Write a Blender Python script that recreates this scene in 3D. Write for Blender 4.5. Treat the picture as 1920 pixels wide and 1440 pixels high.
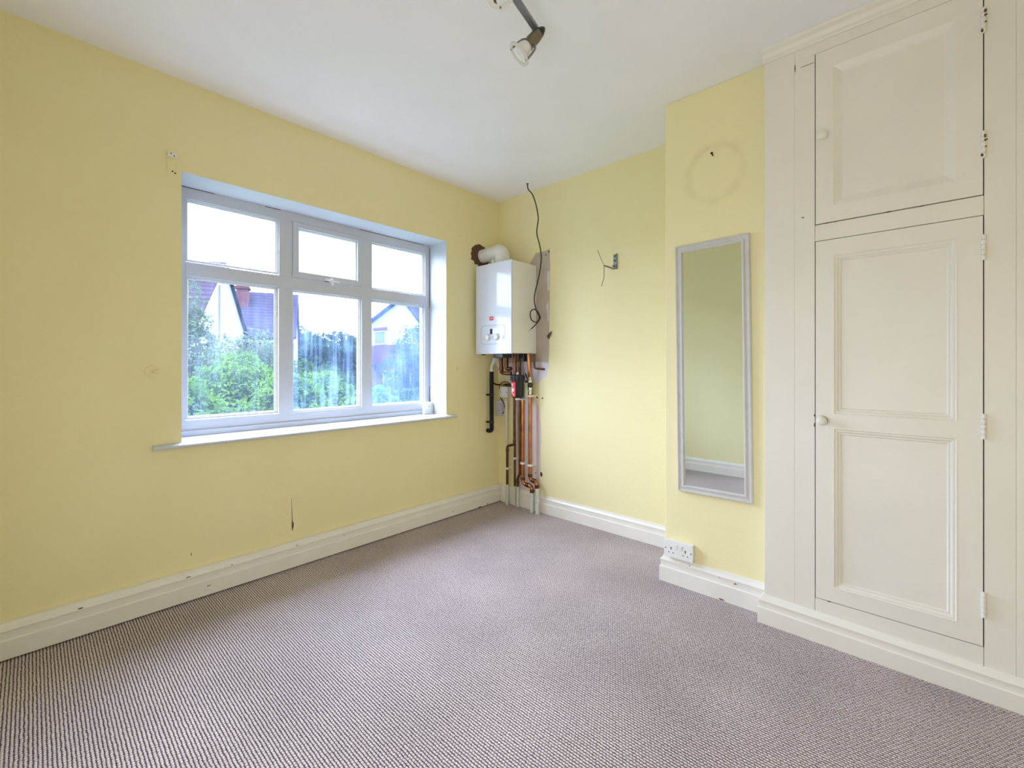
import bpy, bmesh, math, random
import numpy as np
from mathutils import Vector, Matrix

for o in list(bpy.data.objects):
    bpy.data.objects.remove(o)
scene = bpy.context.scene
COL = scene.collection
PI = math.pi
random.seed(7)

# ------------------------------------------------------------------ camera, sky, light, exposure
H = 2.45                                   # ceiling height
camd = bpy.data.cameras.new('camera')
camd.sensor_width = 36.0
camd.lens = 36.0 * 829.0 / 1920.0
camd.shift_y = -34.0 / 1920.0
camd.clip_start = 0.02
camd.clip_end = 300
cam = bpy.data.objects.new('camera', camd)
COL.objects.link(cam)
cam.location = (2.552, -2.607, 1.104)
cam.rotation_euler = (PI / 2, 0, math.radians(42.6))
scene.camera = cam

scene.view_settings.view_transform = 'Standard'
scene.view_settings.look = 'None'
scene.view_settings.gamma = 1.0
scene.view_settings.use_curve_mapping = False
scene.view_settings.exposure = 0.25
scene.cycles.max_bounces = 14
scene.cycles.diffuse_bounces = 9
scene.cycles.glossy_bounces = 5
scene.cycles.transparent_max_bounces = 12
scene.cycles.sample_clamp_indirect = 8.0

SKY = 10.0                                  # horizon radiance of an overcast sky (zenith twice to three times as bright)
world = bpy.data.worlds.new('overcast_sky')
scene.world = world
world.use_nodes = True
wn = world.node_tree
wn.nodes.clear()
w_out = wn.nodes.new('ShaderNodeOutputWorld')
w_bg = wn.nodes.new('ShaderNodeBackground')
w_tc = wn.nodes.new('ShaderNodeTexCoord')
w_sep = wn.nodes.new('ShaderNodeSeparateXYZ')
w_ramp = wn.nodes.new('ShaderNodeValToRGB')
w_map = wn.nodes.new('ShaderNodeMapRange')
w_map.inputs[1].default_value = -1.0
w_map.inputs[2].default_value = 1.0
wn.links.new(w_tc.outputs['Generated'], w_sep.inputs[0])
wn.links.new(w_sep.outputs['Z'], w_map.inputs[0])
wn.links.new(w_map.outputs[0], w_ramp.inputs[0])
cr = w_ramp.color_ramp
cr.elements[0].position = 0.0
cr.elements[0].color = (0.035, 0.04, 0.03, 1)
cr.elements[1].position = 1.0
cr.elements[1].color = (0.70, 0.82, 1.10, 1)
e = cr.elements.new(0.49); e.color = (0.07, 0.08, 0.07, 1)
e = cr.elements.new(0.505); e.color = (0.28, 0.325, 0.425, 1)
wn.links.new(w_ramp.outputs[0], w_bg.inputs[0])
w_bg.inputs[1].default_value = SKY / 0.33
wn.links.new(w_bg.outputs[0], w_out.inputs[0])

def area_light(name, loc, rot, sx, sy, power, color=(1, 1, 1), portal=False):
    d = bpy.data.lights.new(name, 'AREA')
    d.shape = 'RECTANGLE'
    d.size, d.size_y = sx, sy
    d.energy = power
    d.color = color
    o = bpy.data.objects.new(name, d)
    o.location = loc
    o.rotation_euler = rot
    COL.objects.link(o)
    if portal:
        d.cycles.is_portal = True
    return o

# the window opening guides sky light into the room
area_light('window_portal', (-0.32, -1.335, 1.38), (0, -PI / 2, 0), 1.27, 1.58, 1.0, portal=True)
# added fill light behind the camera, before the back wall; no doorway is built
area_light('back_fill_light', (2.1, -2.93, 0.85), (PI / 2, 0, 0), 1.3, 1.4, 12.0, (0.94, 0.97, 1.10))

# ------------------------------------------------------------------ materials
def new_mat(name):
    m = bpy.data.materials.new(name)
    m.use_nodes = True
    return m, m.node_tree, m.node_tree.nodes['Principled BSDF']

def mat(name, col, rough=0.5, metal=0.0, bump=0.0, bscale=40.0, var=0.0, vscale=3.0, spec=0.5, coat=0.0, var_col=None):
    """Plain surface with optional mottling (colour of its own) and fine relief."""
    m, nt, b = new_mat(name)
    b.inputs['Base Color'].default_value = (*col, 1)
    b.inputs['Roughness'].default_value = rough
    b.inputs['Metallic'].default_value = metal
    b.inputs['Specular IOR Level'].default_value = spec
    b.inputs['Coat Weight'].default_value = coat
    b.inputs['Coat Roughness'].default_value = 0.03
    tc = nt.nodes.new('ShaderNodeTexCoord')
    if var:
        n = nt.nodes.new('ShaderNodeTexNoise')
        n.inputs['Scale'].default_value = vscale
        n.inputs['Detail'].default_value = 5
        nt.links.new(tc.outputs['Object'], n.inputs['Vector'])
        r = nt.nodes.new('ShaderNodeMapRange')
        r.inputs[1].default_value = 0.3
        r.inputs[2].default_value = 0.7
        nt.links.new(n.outputs[0], r.inputs[0])
        mx = nt.nodes.new('ShaderNodeMix')
        mx.data_type = 'RGBA'
        c2 = var_col if var_col else tuple(c * (1 - var) for c in col)
        mx.inputs[6].default_value = (*col, 1)
        mx.inputs[7].default_value = (*c2, 1)
        nt.links.new(r.outputs[0], mx.inputs[0])
        nt.links.new(mx.outputs[2], b.inputs['Base Color'])
    if bump:
        n2 = nt.nodes.new('ShaderNodeTexNoise')
        n2.inputs['Scale'].default_value = bscale
        n2.inputs['Detail'].default_value = 4
        nt.links.new(tc.outputs['Object'], n2.inputs['Vector'])
        bp = nt.nodes.new('ShaderNodeBump')
        bp.inputs['Strength'].default_value = bump
        bp.inputs['Distance'].default_value = 0.004
        nt.links.new(n2.outputs[0], bp.inputs['Height'])
        nt.links.new(bp.outputs[0], b.inputs['Normal'])
    return m

YEL = (0.86, 0.785, 0.465)
YEL2 = (0.83, 0.75, 0.43)
M = {}
M['yellow'] = mat('yellow_wall_paint', YEL, 0.62, bump=0.25, bscale=55, var=1, vscale=2.2, var_col=YEL2, spec=0.3)
M['ceiling'] = mat('ceiling_paint', (0.90, 0.89, 0.93), 0.8, bump=0.25, bscale=30, var=0.05, vscale=2.5, spec=0.2)
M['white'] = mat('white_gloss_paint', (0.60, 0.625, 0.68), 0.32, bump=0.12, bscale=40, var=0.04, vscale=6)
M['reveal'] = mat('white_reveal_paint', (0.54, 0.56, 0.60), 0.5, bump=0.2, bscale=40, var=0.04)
M['cream'] = mat('cream_gloss_paint', (0.82, 0.79, 0.72), 0.38, bump=0.18, bscale=35, var=0.05, vscale=4)
M['skirt'] = mat('aged_white_gloss', (0.84, 0.81, 0.74), 0.3, bump=0.2, bscale=50, var=0.06, vscale=9)
M['dark'] = mat('dark_gap', (0.03, 0.022, 0.015), 0.9)
M['stain'] = mat('brown_chip', (0.12, 0.075, 0.03), 0.9)
M['black'] = mat('black_plastic', (0.012, 0.012, 0.014), 0.35)
M['foam'] = mat('black_foam', (0.008, 0.008, 0.009), 0.75, bump=0.4, bscale=200)
M['plastic'] = mat('white_plastic', (0.82, 0.82, 0.80), 0.3, var=0.03)
M['greyplastic'] = mat('lilac_grey_plastic', (0.60, 0.58, 0.62), 0.35)
M['enamel'] = mat('boiler_enamel', (0.70, 0.735, 0.82), 0.10, spec=0.3)
M['enamel_side'] = mat('boiler_side_enamel', (0.80, 0.795, 0.77), 0.28)
M['flue'] = mat('flue_plastic', (0.80, 0.80, 0.77), 0.35, var=0.10, vscale=14)
M['copper'] = mat('copper', (0.58, 0.25, 0.10), 0.25, 1.0, var=1, vscale=12, var_col=(0.36, 0.145, 0.065))
M['oldcopper'] = mat('tarnished_copper', (0.23, 0.10, 0.06), 0.36, 1.0, var=1, vscale=25, var_col=(0.10, 0.05, 0.038))
M['brass'] = mat('brass', (0.72, 0.55, 0.28), 0.3, 1.0)
M['nickel'] = mat('nickel', (0.72, 0.69, 0.63), 0.25, 1.0)
M['pipepaint'] = mat('chipped_white_pipe_paint', (0.74, 0.74, 0.68), 0.5, var=1, vscale=40, var_col=(0.52, 0.56, 0.50), bump=0.4, bscale=90)
M['cream_pipe'] = mat('cream_pipe_paint', (0.78, 0.72, 0.52), 0.5, var=0.1, vscale=10)
M['red'] = mat('red_label', (0.75, 0.02, 0.03), 0.4)
M['inkgrey'] = mat('grey_print', (0.38, 0.40, 0.44), 0.5)
M['lcd'] = mat('dark_display', (0.02, 0.025, 0.035), 0.15)
M['yellowprint'] = mat('yellow_print', (0.85, 0.55, 0.03), 0.5)
M['steel'] = mat('zinc_steel', (0.36, 0.38, 0.38), 0.4, 1.0, var=0.2, vscale=60)
M['gunmetal'] = mat('grey_satin_metal', (0.26, 0.265, 0.29), 0.42, 0.7)
M['bronze'] = mat('dull_bronze_metal', (0.21, 0.175, 0.12), 0.42, 0.6)
M['ringglass'] = mat('frosted_glass_ring', (0.72, 0.72, 0.68), 0.2, spec=0.6)
M['bulb'] = mat('frosted_bulb', (0.86, 0.85, 0.82), 0.25)
M['mframe'] = mat('pale_grey_painted_wood', (0.62, 0.605, 0.585), 0.45, bump=0.2, bscale=80, var=0.08, vscale=20)
M['plaster'] = mat('bare_plaster', (0.56, 0.49, 0.42), 0.9, bump=0.6, bscale=60, var=1, vscale=7, var_col=(0.44, 0.37, 0.31))
M['pinkplaster'] = mat('pinkish_filler_plaster', (0.74, 0.60, 0.62), 0.9, bump=0.4, bscale=60, var=1, vscale=9, var_col=(0.74, 0.65, 0.55))
M['lilacplaster'] = mat('lilac_skim_plaster', (0.72, 0.68, 0.72), 0.9, bump=0.4, bscale=60, var=0.06, vscale=9)
M['holebrick'] = mat('raw_brick_hole', (0.17, 0.085, 0.05), 0.95, bump=1.0, bscale=60, var=0.4, vscale=30)
M['mirror'] = mat('silvered_glass', (0.86, 0.93, 0.95), 0.015, 1.0)
M['brickred'] = mat('red_brick', (0.055, 0.021, 0.022), 0.9, var=0.4, vscale=8, spec=0.03)
M['render'] = mat('white_render', (0.12, 0.122, 0.136), 0.9, var=0.06, vscale=1.5, spec=0.03)
M['houseframe'] = mat('white_house_frames', (0.18, 0.18, 0.18), 0.5)
M['houseglass'] = mat('house_window_glass', (0.05, 0.06, 0.07), 0.08)
M['bark'] = mat('bark', (0.08, 0.06, 0.045), 0.9)
M['lawn'] = mat('lawn', (0.05, 0.08, 0.02), 0.95, var=0.4, vscale=2, spec=0.03)
M['outbrick'] = mat('outer_wall_brick', (0.18, 0.08, 0.06), 0.9, var=0.3, vscale=8)
M['lead'] = mat('lead_grey', (0.10, 0.10, 0.11), 0.7)

def roof_mat(name, col):
    m, nt, b = new_mat(name)
    tc = nt.nodes.new('ShaderNodeTexCoord')
    w = nt.nodes.new('ShaderNodeTexWave')
    w.wave_type = 'BANDS'
    w.bands_direction = 'Z'
    w.inputs['Scale'].default_value = 2.4
    w.inputs['Distortion'].default_value = 1.0
    w.inputs['Detail'].default_value = 2
    n = nt.nodes.new('ShaderNodeTexNoise')
    n.inputs['Scale'].default_value = 6
    mx = nt.nodes.new('ShaderNodeMix'); mx.data_type = 'RGBA'
    mx.inputs[6].default_value = (*[c * 0.6 for c in col], 1)
    mx.inputs[7].default_value = (*[c * 1.3 for c in col], 1)
    ad = nt.nodes.new('ShaderNodeMath'); ad.operation = 'MULTIPLY'
    nt.links.new(tc.outputs['Object'], w.inputs['Vector'])
    nt.links.new(tc.outputs['Object'], n.inputs['Vector'])
    nt.links.new(w.outputs[1], ad.inputs[0])
    nt.links.new(n.outputs[0], ad.inputs[1])
    nt.links.new(ad.outputs[0], mx.inputs[0])
    nt.links.new(mx.outputs[2], b.inputs['Base Color'])
    b.inputs['Roughness'].default_value = 0.95
    b.inputs['Specular IOR Level'].default_value = 0.03
    return m
M['roof'] = roof_mat('plain_tile_roof', (0.024, 0.016, 0.026))
M['slate'] = roof_mat('slate_roof', (0.017, 0.014, 0.026))

def leaf_mat(name, c1, c2, scale=2.5):
    m, nt, b = new_mat(name)
    nt.nodes.remove(b)
    out = nt.nodes['Material Output']
    tc = nt.nodes.new('ShaderNodeTexCoord')
    n = nt.nodes.new('ShaderNodeTexNoise')
    n.inputs['Scale'].default_value = scale
    n.inputs['Detail'].default_value = 6
    r = nt.nodes.new('ShaderNodeMapRange')
    r.inputs[1].default_value = 0.35; r.inputs[2].default_value = 0.65
    mx = nt.nodes.new('ShaderNodeMix'); mx.data_type = 'RGBA'
    mx.inputs[6].default_value = (*c1, 1); mx.inputs[7].default_value = (*c2, 1)
    d = nt.nodes.new('ShaderNodeBsdfDiffuse')
    t = nt.nodes.new('ShaderNodeBsdfTranslucent')
    ms = nt.nodes.new('ShaderNodeMixShader'); ms.inputs[0].default_value = 0.4
    nt.links.new(tc.outputs['Object'], n.inputs['Vector'])
    nt.links.new(n.outputs[0], r.inputs[0]); nt.links.new(r.outputs[0], mx.inputs[0])
    nt.links.new(mx.outputs[2], d.inputs[0]); nt.links.new(mx.outputs[2], t.inputs[0])
    nt.links.new(d.outputs[0], ms.inputs[1]); nt.links.new(t.outputs[0], ms.inputs[2])
    nt.links.new(ms.outputs[0], out.inputs[0])
    return m
M['leaf_bright'] = leaf_mat('bright_leaf', (0.066, 0.125, 0.014), (0.030, 0.070, 0.014))
M['leaf_mid'] = leaf_mat('mid_leaf', (0.034, 0.066, 0.016), (0.017, 0.037, 0.013))
M['leaf_dark'] = leaf_mat('dark_leaf', (0.018, 0.038, 0.020), (0.010, 0.022, 0.015), 1.0)
M['leaf_pale'] = leaf_mat('pale_leaf', (0.07, 0.10, 0.045), (0.04, 0.06, 0.033))

def glass_mat(name, base, streak, tint=(0.44, 0.63, 1.0), sx=26.0, sz=1.6):
    """Window glass: clear, faintly reflecting, with a film of dirt that catches the daylight in vertical runs."""
    m, nt, b = new_mat(name)
    nt.nodes.remove(b)
    N = nt.nodes.new; Lk = nt.links.new
    out = nt.nodes['Material Output']
    tr = N('ShaderNodeBsdfTransparent'); tr.inputs[0].default_value = (0.93, 0.95, 0.95, 1)
    gl = N('ShaderNodeBsdfGlossy'); gl.inputs['Roughness'].default_value = 0.02
    fr = N('ShaderNodeFresnel'); fr.inputs[0].default_value = 1.35
    cl = N('ShaderNodeMixShader')
    frm = N('ShaderNodeMath'); frm.operation = 'MULTIPLY'; frm.inputs[1].default_value = 0.5
    Lk(fr.outputs[0], frm.inputs[0]); Lk(frm.outputs[0], cl.inputs[0]); Lk(tr.outputs[0], cl.inputs[1]); Lk(gl.outputs[0], cl.inputs[2])
    tl = N('ShaderNodeBsdfTranslucent'); tl.inputs[0].default_value = (*tint, 1)
    tc = N('ShaderNodeTexCoord')
    mp = N('ShaderNodeMapping'); mp.inputs['Scale'].default_value = (1, sx, sz)
    mp.inputs['Rotation'].default_value = (math.radians(9), 0, 0)
    n = N('ShaderNodeTexNoise'); n.inputs['Scale'].default_value = 1.0; n.inputs['Detail'].default_value = 6; n.inputs['Roughness'].default_value = 0.65
    Lk(tc.outputs['Object'], mp.inputs[0]); Lk(mp.outputs[0], n.inputs['Vector'])
    n2 = N('ShaderNodeTexNoise'); n2.inputs['Scale'].default_value = 3.5; n2.inputs['Detail'].default_value = 3
    Lk(tc.outputs['Object'], n2.inputs['Vector'])
    r = N('ShaderNodeMapRange'); r.inputs[1].default_value = 0.45; r.inputs[2].default_value = 0.75
    r.inputs[3].default_value = 0.0; r.inputs[4].default_value = streak
    Lk(n.outputs[0], r.inputs[0])
    r2 = N('ShaderNodeMapRange'); r2.inputs[1].default_value = 0.3; r2.inputs[2].default_value = 0.7
    r2.inputs[3].default_value = 0.5; r2.inputs[4].default_value = 1.5
    Lk(n2.outputs[0], r2.inputs[0])
    a1 = N('ShaderNodeMath'); a1.operation = 'ADD'; a1.inputs[1].default_value = base
    Lk(r.outputs[0], a1.inputs[0])
    a2 = N('ShaderNodeMath'); a2.operation = 'MULTIPLY'
    Lk(a1.outputs[0], a2.inputs[0]); Lk(r2.outputs[0], a2.inputs[1])
    ms = N('ShaderNodeMixShader')
    Lk(a2.outputs[0], ms.inputs[0]); Lk(cl.outputs[0], ms.inputs[1]); Lk(tl.outputs[0], ms.inputs[2])
    Lk(ms.outputs[0], out.inputs[0])
    return m
M['glass'] = glass_mat('window_glass', 0.032, 0.045, tint=(0.48, 0.63, 0.95))
M['glass_mid'] = glass_mat('streaked_window_glass', 0.035, 0.15)
M['glass_hazy'] = glass_mat('hazy_window_glass', 0.075, 0.11, tint=(0.36, 0.55, 1.0), sx=14)

def carpet_mat():
    m, nt, b = new_mat('ribbed_loop_carpet')
    N = nt.nodes.new; Lk = nt.links.new
    tc = N('ShaderNodeTexCoord')
    nz = N('ShaderNodeTexNoise'); nz.inputs['Scale'].default_value = 55; nz.inputs['Detail'].default_value = 2
    Lk(tc.outputs['Object'], nz.inputs['Vector'])
    off = N('ShaderNodeVectorMath'); off.operation = 'MULTIPLY_ADD'
    off.inputs[1].default_value = (0.007, 0.0045, 0); off.inputs[2].default_value = (-0.0035, -0.00225, 0)
    Lk(nz.outputs['Color'], off.inputs[0])
    ad = N('ShaderNodeVectorMath'); ad.operation = 'ADD'
    Lk(tc.outputs['Object'], ad.inputs[0]); Lk(off.outputs[0], ad.inputs[1])
    sp = N('ShaderNodeSeparateXYZ'); Lk(ad.outputs[0], sp.inputs[0])
    def mth(op, a, bv=None, cv=None):
        q = N('ShaderNodeMath'); q.operation = op
        for i, v in enumerate((a, bv, cv)):
            if v is None: continue
            if isinstance(v, (int, float)): q.inputs[i].default_value = v
            else: Lk(v, q.inputs[i])
        return q.outputs[0]
    yr = mth('DIVIDE', sp.outputs['Y'], 0.0092)
    row = mth('FLOOR', yr)
    fy = mth('FRACT', yr)
    ribs = mth('SINE', mth('MULTIPLY', fy, PI))
    half = mth('MULTIPLY', mth('MODULO', row, 2.0), 0.5)
    xr = mth('ADD', mth('DIVIDE', sp.outputs['X'], 0.0105), half)
    loops = mth('ABSOLUTE', mth('SINE', mth('MULTIPLY', xr, PI)))
    h = mth('MULTIPLY', ribs, mth('MULTIPLY_ADD', loops, 0.55, 0.45))
    fn = N('ShaderNodeTexNoise'); fn.inputs['Scale'].default_value = 420; fn.inputs['Detail'].default_value = 2
    Lk(tc.outputs['Object'], fn.inputs['Vector'])
    md = N('ShaderNodeTexNoise'); md.inputs['Scale'].default_value = 120; md.inputs['Detail'].default_value = 3
    Lk(tc.outputs['Object'], md.inputs['Vector'])
    h1 = mth('MULTIPLY_ADD', md.outputs[0], 0.75, mth('SUBTRACT', h, 0.375))
    h2 = mth('MULTIPLY_ADD', fn.outputs[0], 0.30, mth('SUBTRACT', h1, 0.15))
    rmp = N('ShaderNodeValToRGB')
    c = rmp.color_ramp
    c.elements[0].position = 0.12; c.elements[0].color = (0.085, 0.062, 0.060, 1)
    c.elements[1].position = 0.78; c.elements[1].color = (0.77, 0.67, 0.68, 1)
    e = c.elements.new(0.42); e.color = (0.41, 0.345, 0.345, 1)
    Lk(h2, rmp.inputs[0])
    big = N('ShaderNodeTexNoise'); big.inputs['Scale'].default_value = 2.3; big.inputs['Detail'].default_value = 4
    Lk(tc.outputs['Object'], big.inputs['Vector'])
    br = N('ShaderNodeMapRange'); br.inputs[1].default_value = 0.3; br.inputs[2].default_value = 0.7; br.inputs[3].default_value = 0.86; br.inputs[4].default_value = 1.08
    Lk(big.outputs[0], br.inputs[0])
    mul = N('ShaderNodeVectorMath'); mul.operation = 'SCALE'
    Lk(rmp.outputs[0], mul.inputs[0]); Lk(br.outputs[0], mul.inputs['Scale'])
    Lk(mul.outputs[0], b.inputs['Base Color'])
    bp = N('ShaderNodeBump'); bp.inputs['Strength'].default_value = 0.7; bp.inputs['Distance'].default_value = 0.005
    Lk(h2, bp.inputs['Height']); Lk(bp.outputs[0], b.inputs['Normal'])
    b.inputs['Roughness'].default_value = 0.95
    b.inputs['Specular IOR Level'].default_value = 0.1
    return m
M['carpet'] = carpet_mat()

def breast_mat():
    """Yellow paint with the old round sooty ring of a blocked flue opening, and the smudge above it."""
    m = mat('yellow_wall_paint_stained', YEL, 0.62, bump=0.25, bscale=55, spec=0.3)
    nt = m.node_tree; b = nt.nodes['Principled BSDF']
    N = nt.nodes.new; Lk = nt.links.new
    tc = N('ShaderNodeTexCoord')
    def dist(cx, cz, sx=1.0, sz=1.0):
        mp = N('ShaderNodeMapping'); mp.inputs['Location'].default_value = (-cx * sx, 0, -cz * sz); mp.inputs['Scale'].default_value = (sx, 0, sz)
        Lk(tc.outputs['Object'], mp.inputs[0])
        ln = N('ShaderNodeVectorMath'); ln.operation = 'LENGTH'; Lk(mp.outputs[0], ln.inputs[0])
        return ln.outputs['Value']
    nz = N('ShaderNodeTexNoise'); nz.inputs['Scale'].default_value = 9; nz.inputs['Detail'].default_value = 6
    Lk(tc.outputs['Object'], nz.inputs['Vector'])
    def mth(op, a, bv=None, cv=None):
        q = N('ShaderNodeMath'); q.operation = op
        for i, v in enumerate((a, bv, cv)):
            if v is None: continue
            if isinstance(v, (int, float)): q.inputs[i].default_value = v
            else: Lk(v, q.inputs[i])
        return q.outputs[0]
    d1 = mth('MULTIPLY_ADD', nz.outputs[0], 0.03, dist(1.828, 2.03, 1.0, 0.95))
    ring = mth('SUBTRACT', 1.0, mth('MINIMUM', mth('DIVIDE', mth('ABSOLUTE', mth('SUBTRACT', d1, 0.145)), 0.03), 1.0))
    d2 = mth('MULTIPLY_ADD', nz.outputs[0], 0.10, dist(1.93, 2.15, 1.6, 1.0))
    smud = mth('SUBTRACT', 1.0, mth('MINIMUM', mth('DIVIDE', d2, 0.15), 1.0))
    spk = N('ShaderNodeMapRange'); spk.inputs[1].default_value = 0.42; spk.inputs[2].default_value = 0.66
    Lk(nz.outputs[0], spk.inputs[0])
    fac = mth('MULTIPLY', mth('MAXIMUM', ring, mth('MULTIPLY', smud, 0.9)), mth('MULTIPLY_ADD', spk.outputs[0], 0.22, 0.02))
    mx = N('ShaderNodeMix'); mx.data_type = 'RGBA'
    mx.inputs[6].default_value = (*YEL, 1); mx.inputs[7].default_value = (0.42, 0.34, 0.14, 1)
    Lk(fac, mx.inputs[0]); Lk(mx.outputs[2], b.inputs['Base Color'])
    return m
M['breast'] = breast_mat()

# ------------------------------------------------------------------ mesh helpers
def link(name, bm, m, parent=None, smooth=False, mats=None):
    bmesh.ops.recalc_face_normals(bm, faces=bm.faces[:])
    me = bpy.data.meshes.new(name)
    bm.to_mesh(me); bm.free()
    for mm in (mats or [m]):
        me.materials.append(mm)
    if smooth:
        for p in me.polygons: p.use_smooth = True
        me.set_sharp_from_angle(angle=math.radians(40))
    o = bpy.data.objects.new(name, me)
    COL.objects.link(o)
    if parent: o.parent = parent
    if name in SMALL: o['kind'] = 'stuff'
    return o

SMALL = {'screw', 'control_print', 'badge_print', 'label_print', 'paint_chip', 'hinge_chip', 'screw_hole', 'pin_holes', 'stay_screw', 'torn_paint', 'filler_crack', 'rivet', 'plaster_crack', 'loose_wire'}
def tag(o, label, cat, group=None):
    o['label'] = label; o['category'] = cat
    if group: o['group'] = group
    return o

def thing(name, label, cat, loc=(0, 0, 0), group=None):
    o = bpy.data.objects.new(name, None)
    o.empty_display_size = 0.05
    COL.objects.link(o)
    o.location = loc
    return tag(o, label, cat, group)

def structure(o):
    o['kind'] = 'structure'
    return o

class Off:
    """Places geometry given in room coordinates under a parent that stands somewhere else."""
def B(parent=None):
    bm = bmesh.new()
    return bm

def box(bm, x0, x1, y0, y1, z0, z1, mi=0):
    vs = [bm.verts.new(p) for p in ((x0, y0, z0), (x1, y0, z0), (x1, y1, z0), (x0, y1, z0), (x0, y0, z1), (x1, y0, z1), (x1, y1, z1), (x0, y1, z1))]
    fs = []
    for f in ((0, 3, 2, 1), (4, 5, 6, 7), (0, 1, 5, 4), (1, 2, 6, 5), (2, 3, 7, 6), (3, 0, 4, 7)):
        q = bm.faces.new([vs[i] for i in f]); q.material_index = mi; fs.append(q)
    return vs

def bevel(bm, w=0.002, seg=2):
    bmesh.ops.bevel(bm, geom=bm.edges[:], offset=w, segments=seg, profile=0.7, affect='EDGES', clamp_overlap=True)

def quad(bm, pts, mi=0):
    f = bm.faces.new([bm.verts.new(p) for p in pts]); f.material_index = mi
    return f

def ringloft(bm, axis, a0, a1, b0, b1, prof, cap=False):
    """Rectangular ring (a picture frame): prof = [(inset, depth)...]; axis 'y' -> plane (x,z), axis 'x' -> plane (y,z)."""
    loops = []
    for ins, dep in prof:
        pts = [(a0 + ins, b0 + ins), (a1 - ins, b0 + ins), (a1 - ins, b1 - ins), (a0 + ins, b1 - ins)]
        loops.append([bm.verts.new((p, dep, q) if axis == 'y' else (dep, p, q)) for p, q in pts])
    for l0, l1 in zip(loops, loops[1:]):
        for i in range(4):
            bm.faces.new((l0[i], l0[(i + 1) % 4], l1[(i + 1) % 4], l1[i]))
    if cap: bm.faces.new(loops[-1])
    return loops

def fillet(pts, r, n=5):
    pts = [Vector(p) for p in pts]
    out = [pts[0]]
    for a, b, c in zip(pts, pts[1:], pts[2:]):
        d1 = (a - b); d2 = (c - b)
        k = min(r, d1.length * 0.48, d2.length * 0.48)
        p0 = b + d1.normalized() * k; p1 = b + d2.normalized() * k
        for i in range(n + 1):
            t = i / n
            out.append(p0 * (1 - t) ** 2 + b * 2 * t * (1 - t) + p1 * t ** 2)
    out.append(pts[-1])
    return out

def smoothpath(pts, n=4):
    pts = [Vector(p) for p in pts]
    P_ = [pts[0]] + pts + [pts[-1]]
    out = []
    for i in range(1, len(P_) - 2):
        p0, p1, p2, p3 = P_[i - 1:i + 3]
        for k in range(n):
            t = k / n
            out.append(0.5 * ((2 * p1) + (p2 - p0) * t + (2 * p0 - 5 * p1 + 4 * p2 - p3) * t * t + (3 * p1 - p0 - 3 * p2 + p3) * t ** 3))
    out.append(pts[-1])
    return out

def tube(bm, pts, r, seg=12, caps=True, radii=None):
    pts = [Vector(p) for p in pts]
    n = len(pts)
    prev = None
    rings = []
    for i, p in enumerate(pts):
        t = (pts[min(i + 1, n - 1)] - pts[max(i - 1, 0)]).normalized()
        if prev is None:
            u = t.orthogonal().normalized()
        else:
            u = (prev - t * prev.dot(t))
            u = u.normalized() if u.length > 1e-6 else t.orthogonal().normalized()
        prev = u
        v = t.cross(u)
        rr = radii[i] if radii else r
        rings.append([bm.verts.new(p + (u * math.cos(2 * PI * k / seg) + v * math.sin(2 * PI * k / seg)) * rr) for k in range(seg)])
    for a, b in zip(rings, rings[1:]):
        for k in range(seg):
            bm.faces.new((a[k], a[(k + 1) % seg], b[(k + 1) % seg], b[k]))
    if caps:
        bm.faces.new(rings[0]); bm.faces.new(rings[-1])

def lathe(bm, base, axis, prof, seg=20, caps=True):
    """prof = [(distance along axis, radius)...]"""
    axis = Vector(axis).normalized(); base = Vector(base)
    u = axis.orthogonal().normalized(); v = axis.cross(u)
    rings = []
    for d, r in prof:
        rings.append([bm.verts.new(base + axis * d + (u * math.cos(2 * PI * k / seg) + v * math.sin(2 * PI * k / seg)) * max(r, 1e-5)) for k in range(seg)])
    for a, b in zip(rings, rings[1:]):
        for k in range(seg):
            bm.faces.new((a[k], a[(k + 1) % seg], b[(k + 1) % seg], b[k]))
    if caps:
        bm.faces.new(rings[0]); bm.faces.new(rings[-1])

def torus(bm, c, axis, R, r, seg=28, rs=8, arc=(0, 2 * PI), sx=1.0):
    axis = Vector(axis).normalized(); c = Vector(c)
    u = axis.orthogonal().normalized(); v = axis.cross(u)
    full = abs(arc[1] - arc[0] - 2 * PI) < 1e-4
    pts = []
    m = seg if full else seg + 1
    rings = []
    for i in range(m):
        a = arc[0] + (arc[1] - arc[0]) * i / seg
        d = u * math.cos(a) * sx + v * math.sin(a)
        rings.append([bm.verts.new(c + d * (R + r * math.cos(2 * PI * k / rs)) + axis * r * math.sin(2 * PI * k / rs)) for k in range(rs)])
    for i in range(m if full else m - 1):
        a, b = rings[i], rings[(i + 1) % m]
        for k in range(rs):
            bm.faces.new((a[k], a[(k + 1) % rs], b[(k + 1) % rs], b[k]))

def slab(bm, pts, depth):
    """Thin slab from a polygon outline (3D points) pushed out by the vector depth."""
    d = Vector(depth)
    a = [bm.verts.new(Vector(p)) for p in pts]
    b = [bm.verts.new(Vector(p) + d) for p in pts]
    bm.faces.new(a[::-1]); bm.faces.new(b)
    n = len(a)
    for i in range(n):
        bm.faces.new((a[i], a[(i + 1) % n], b[(i + 1) % n], b[i]))

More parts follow.
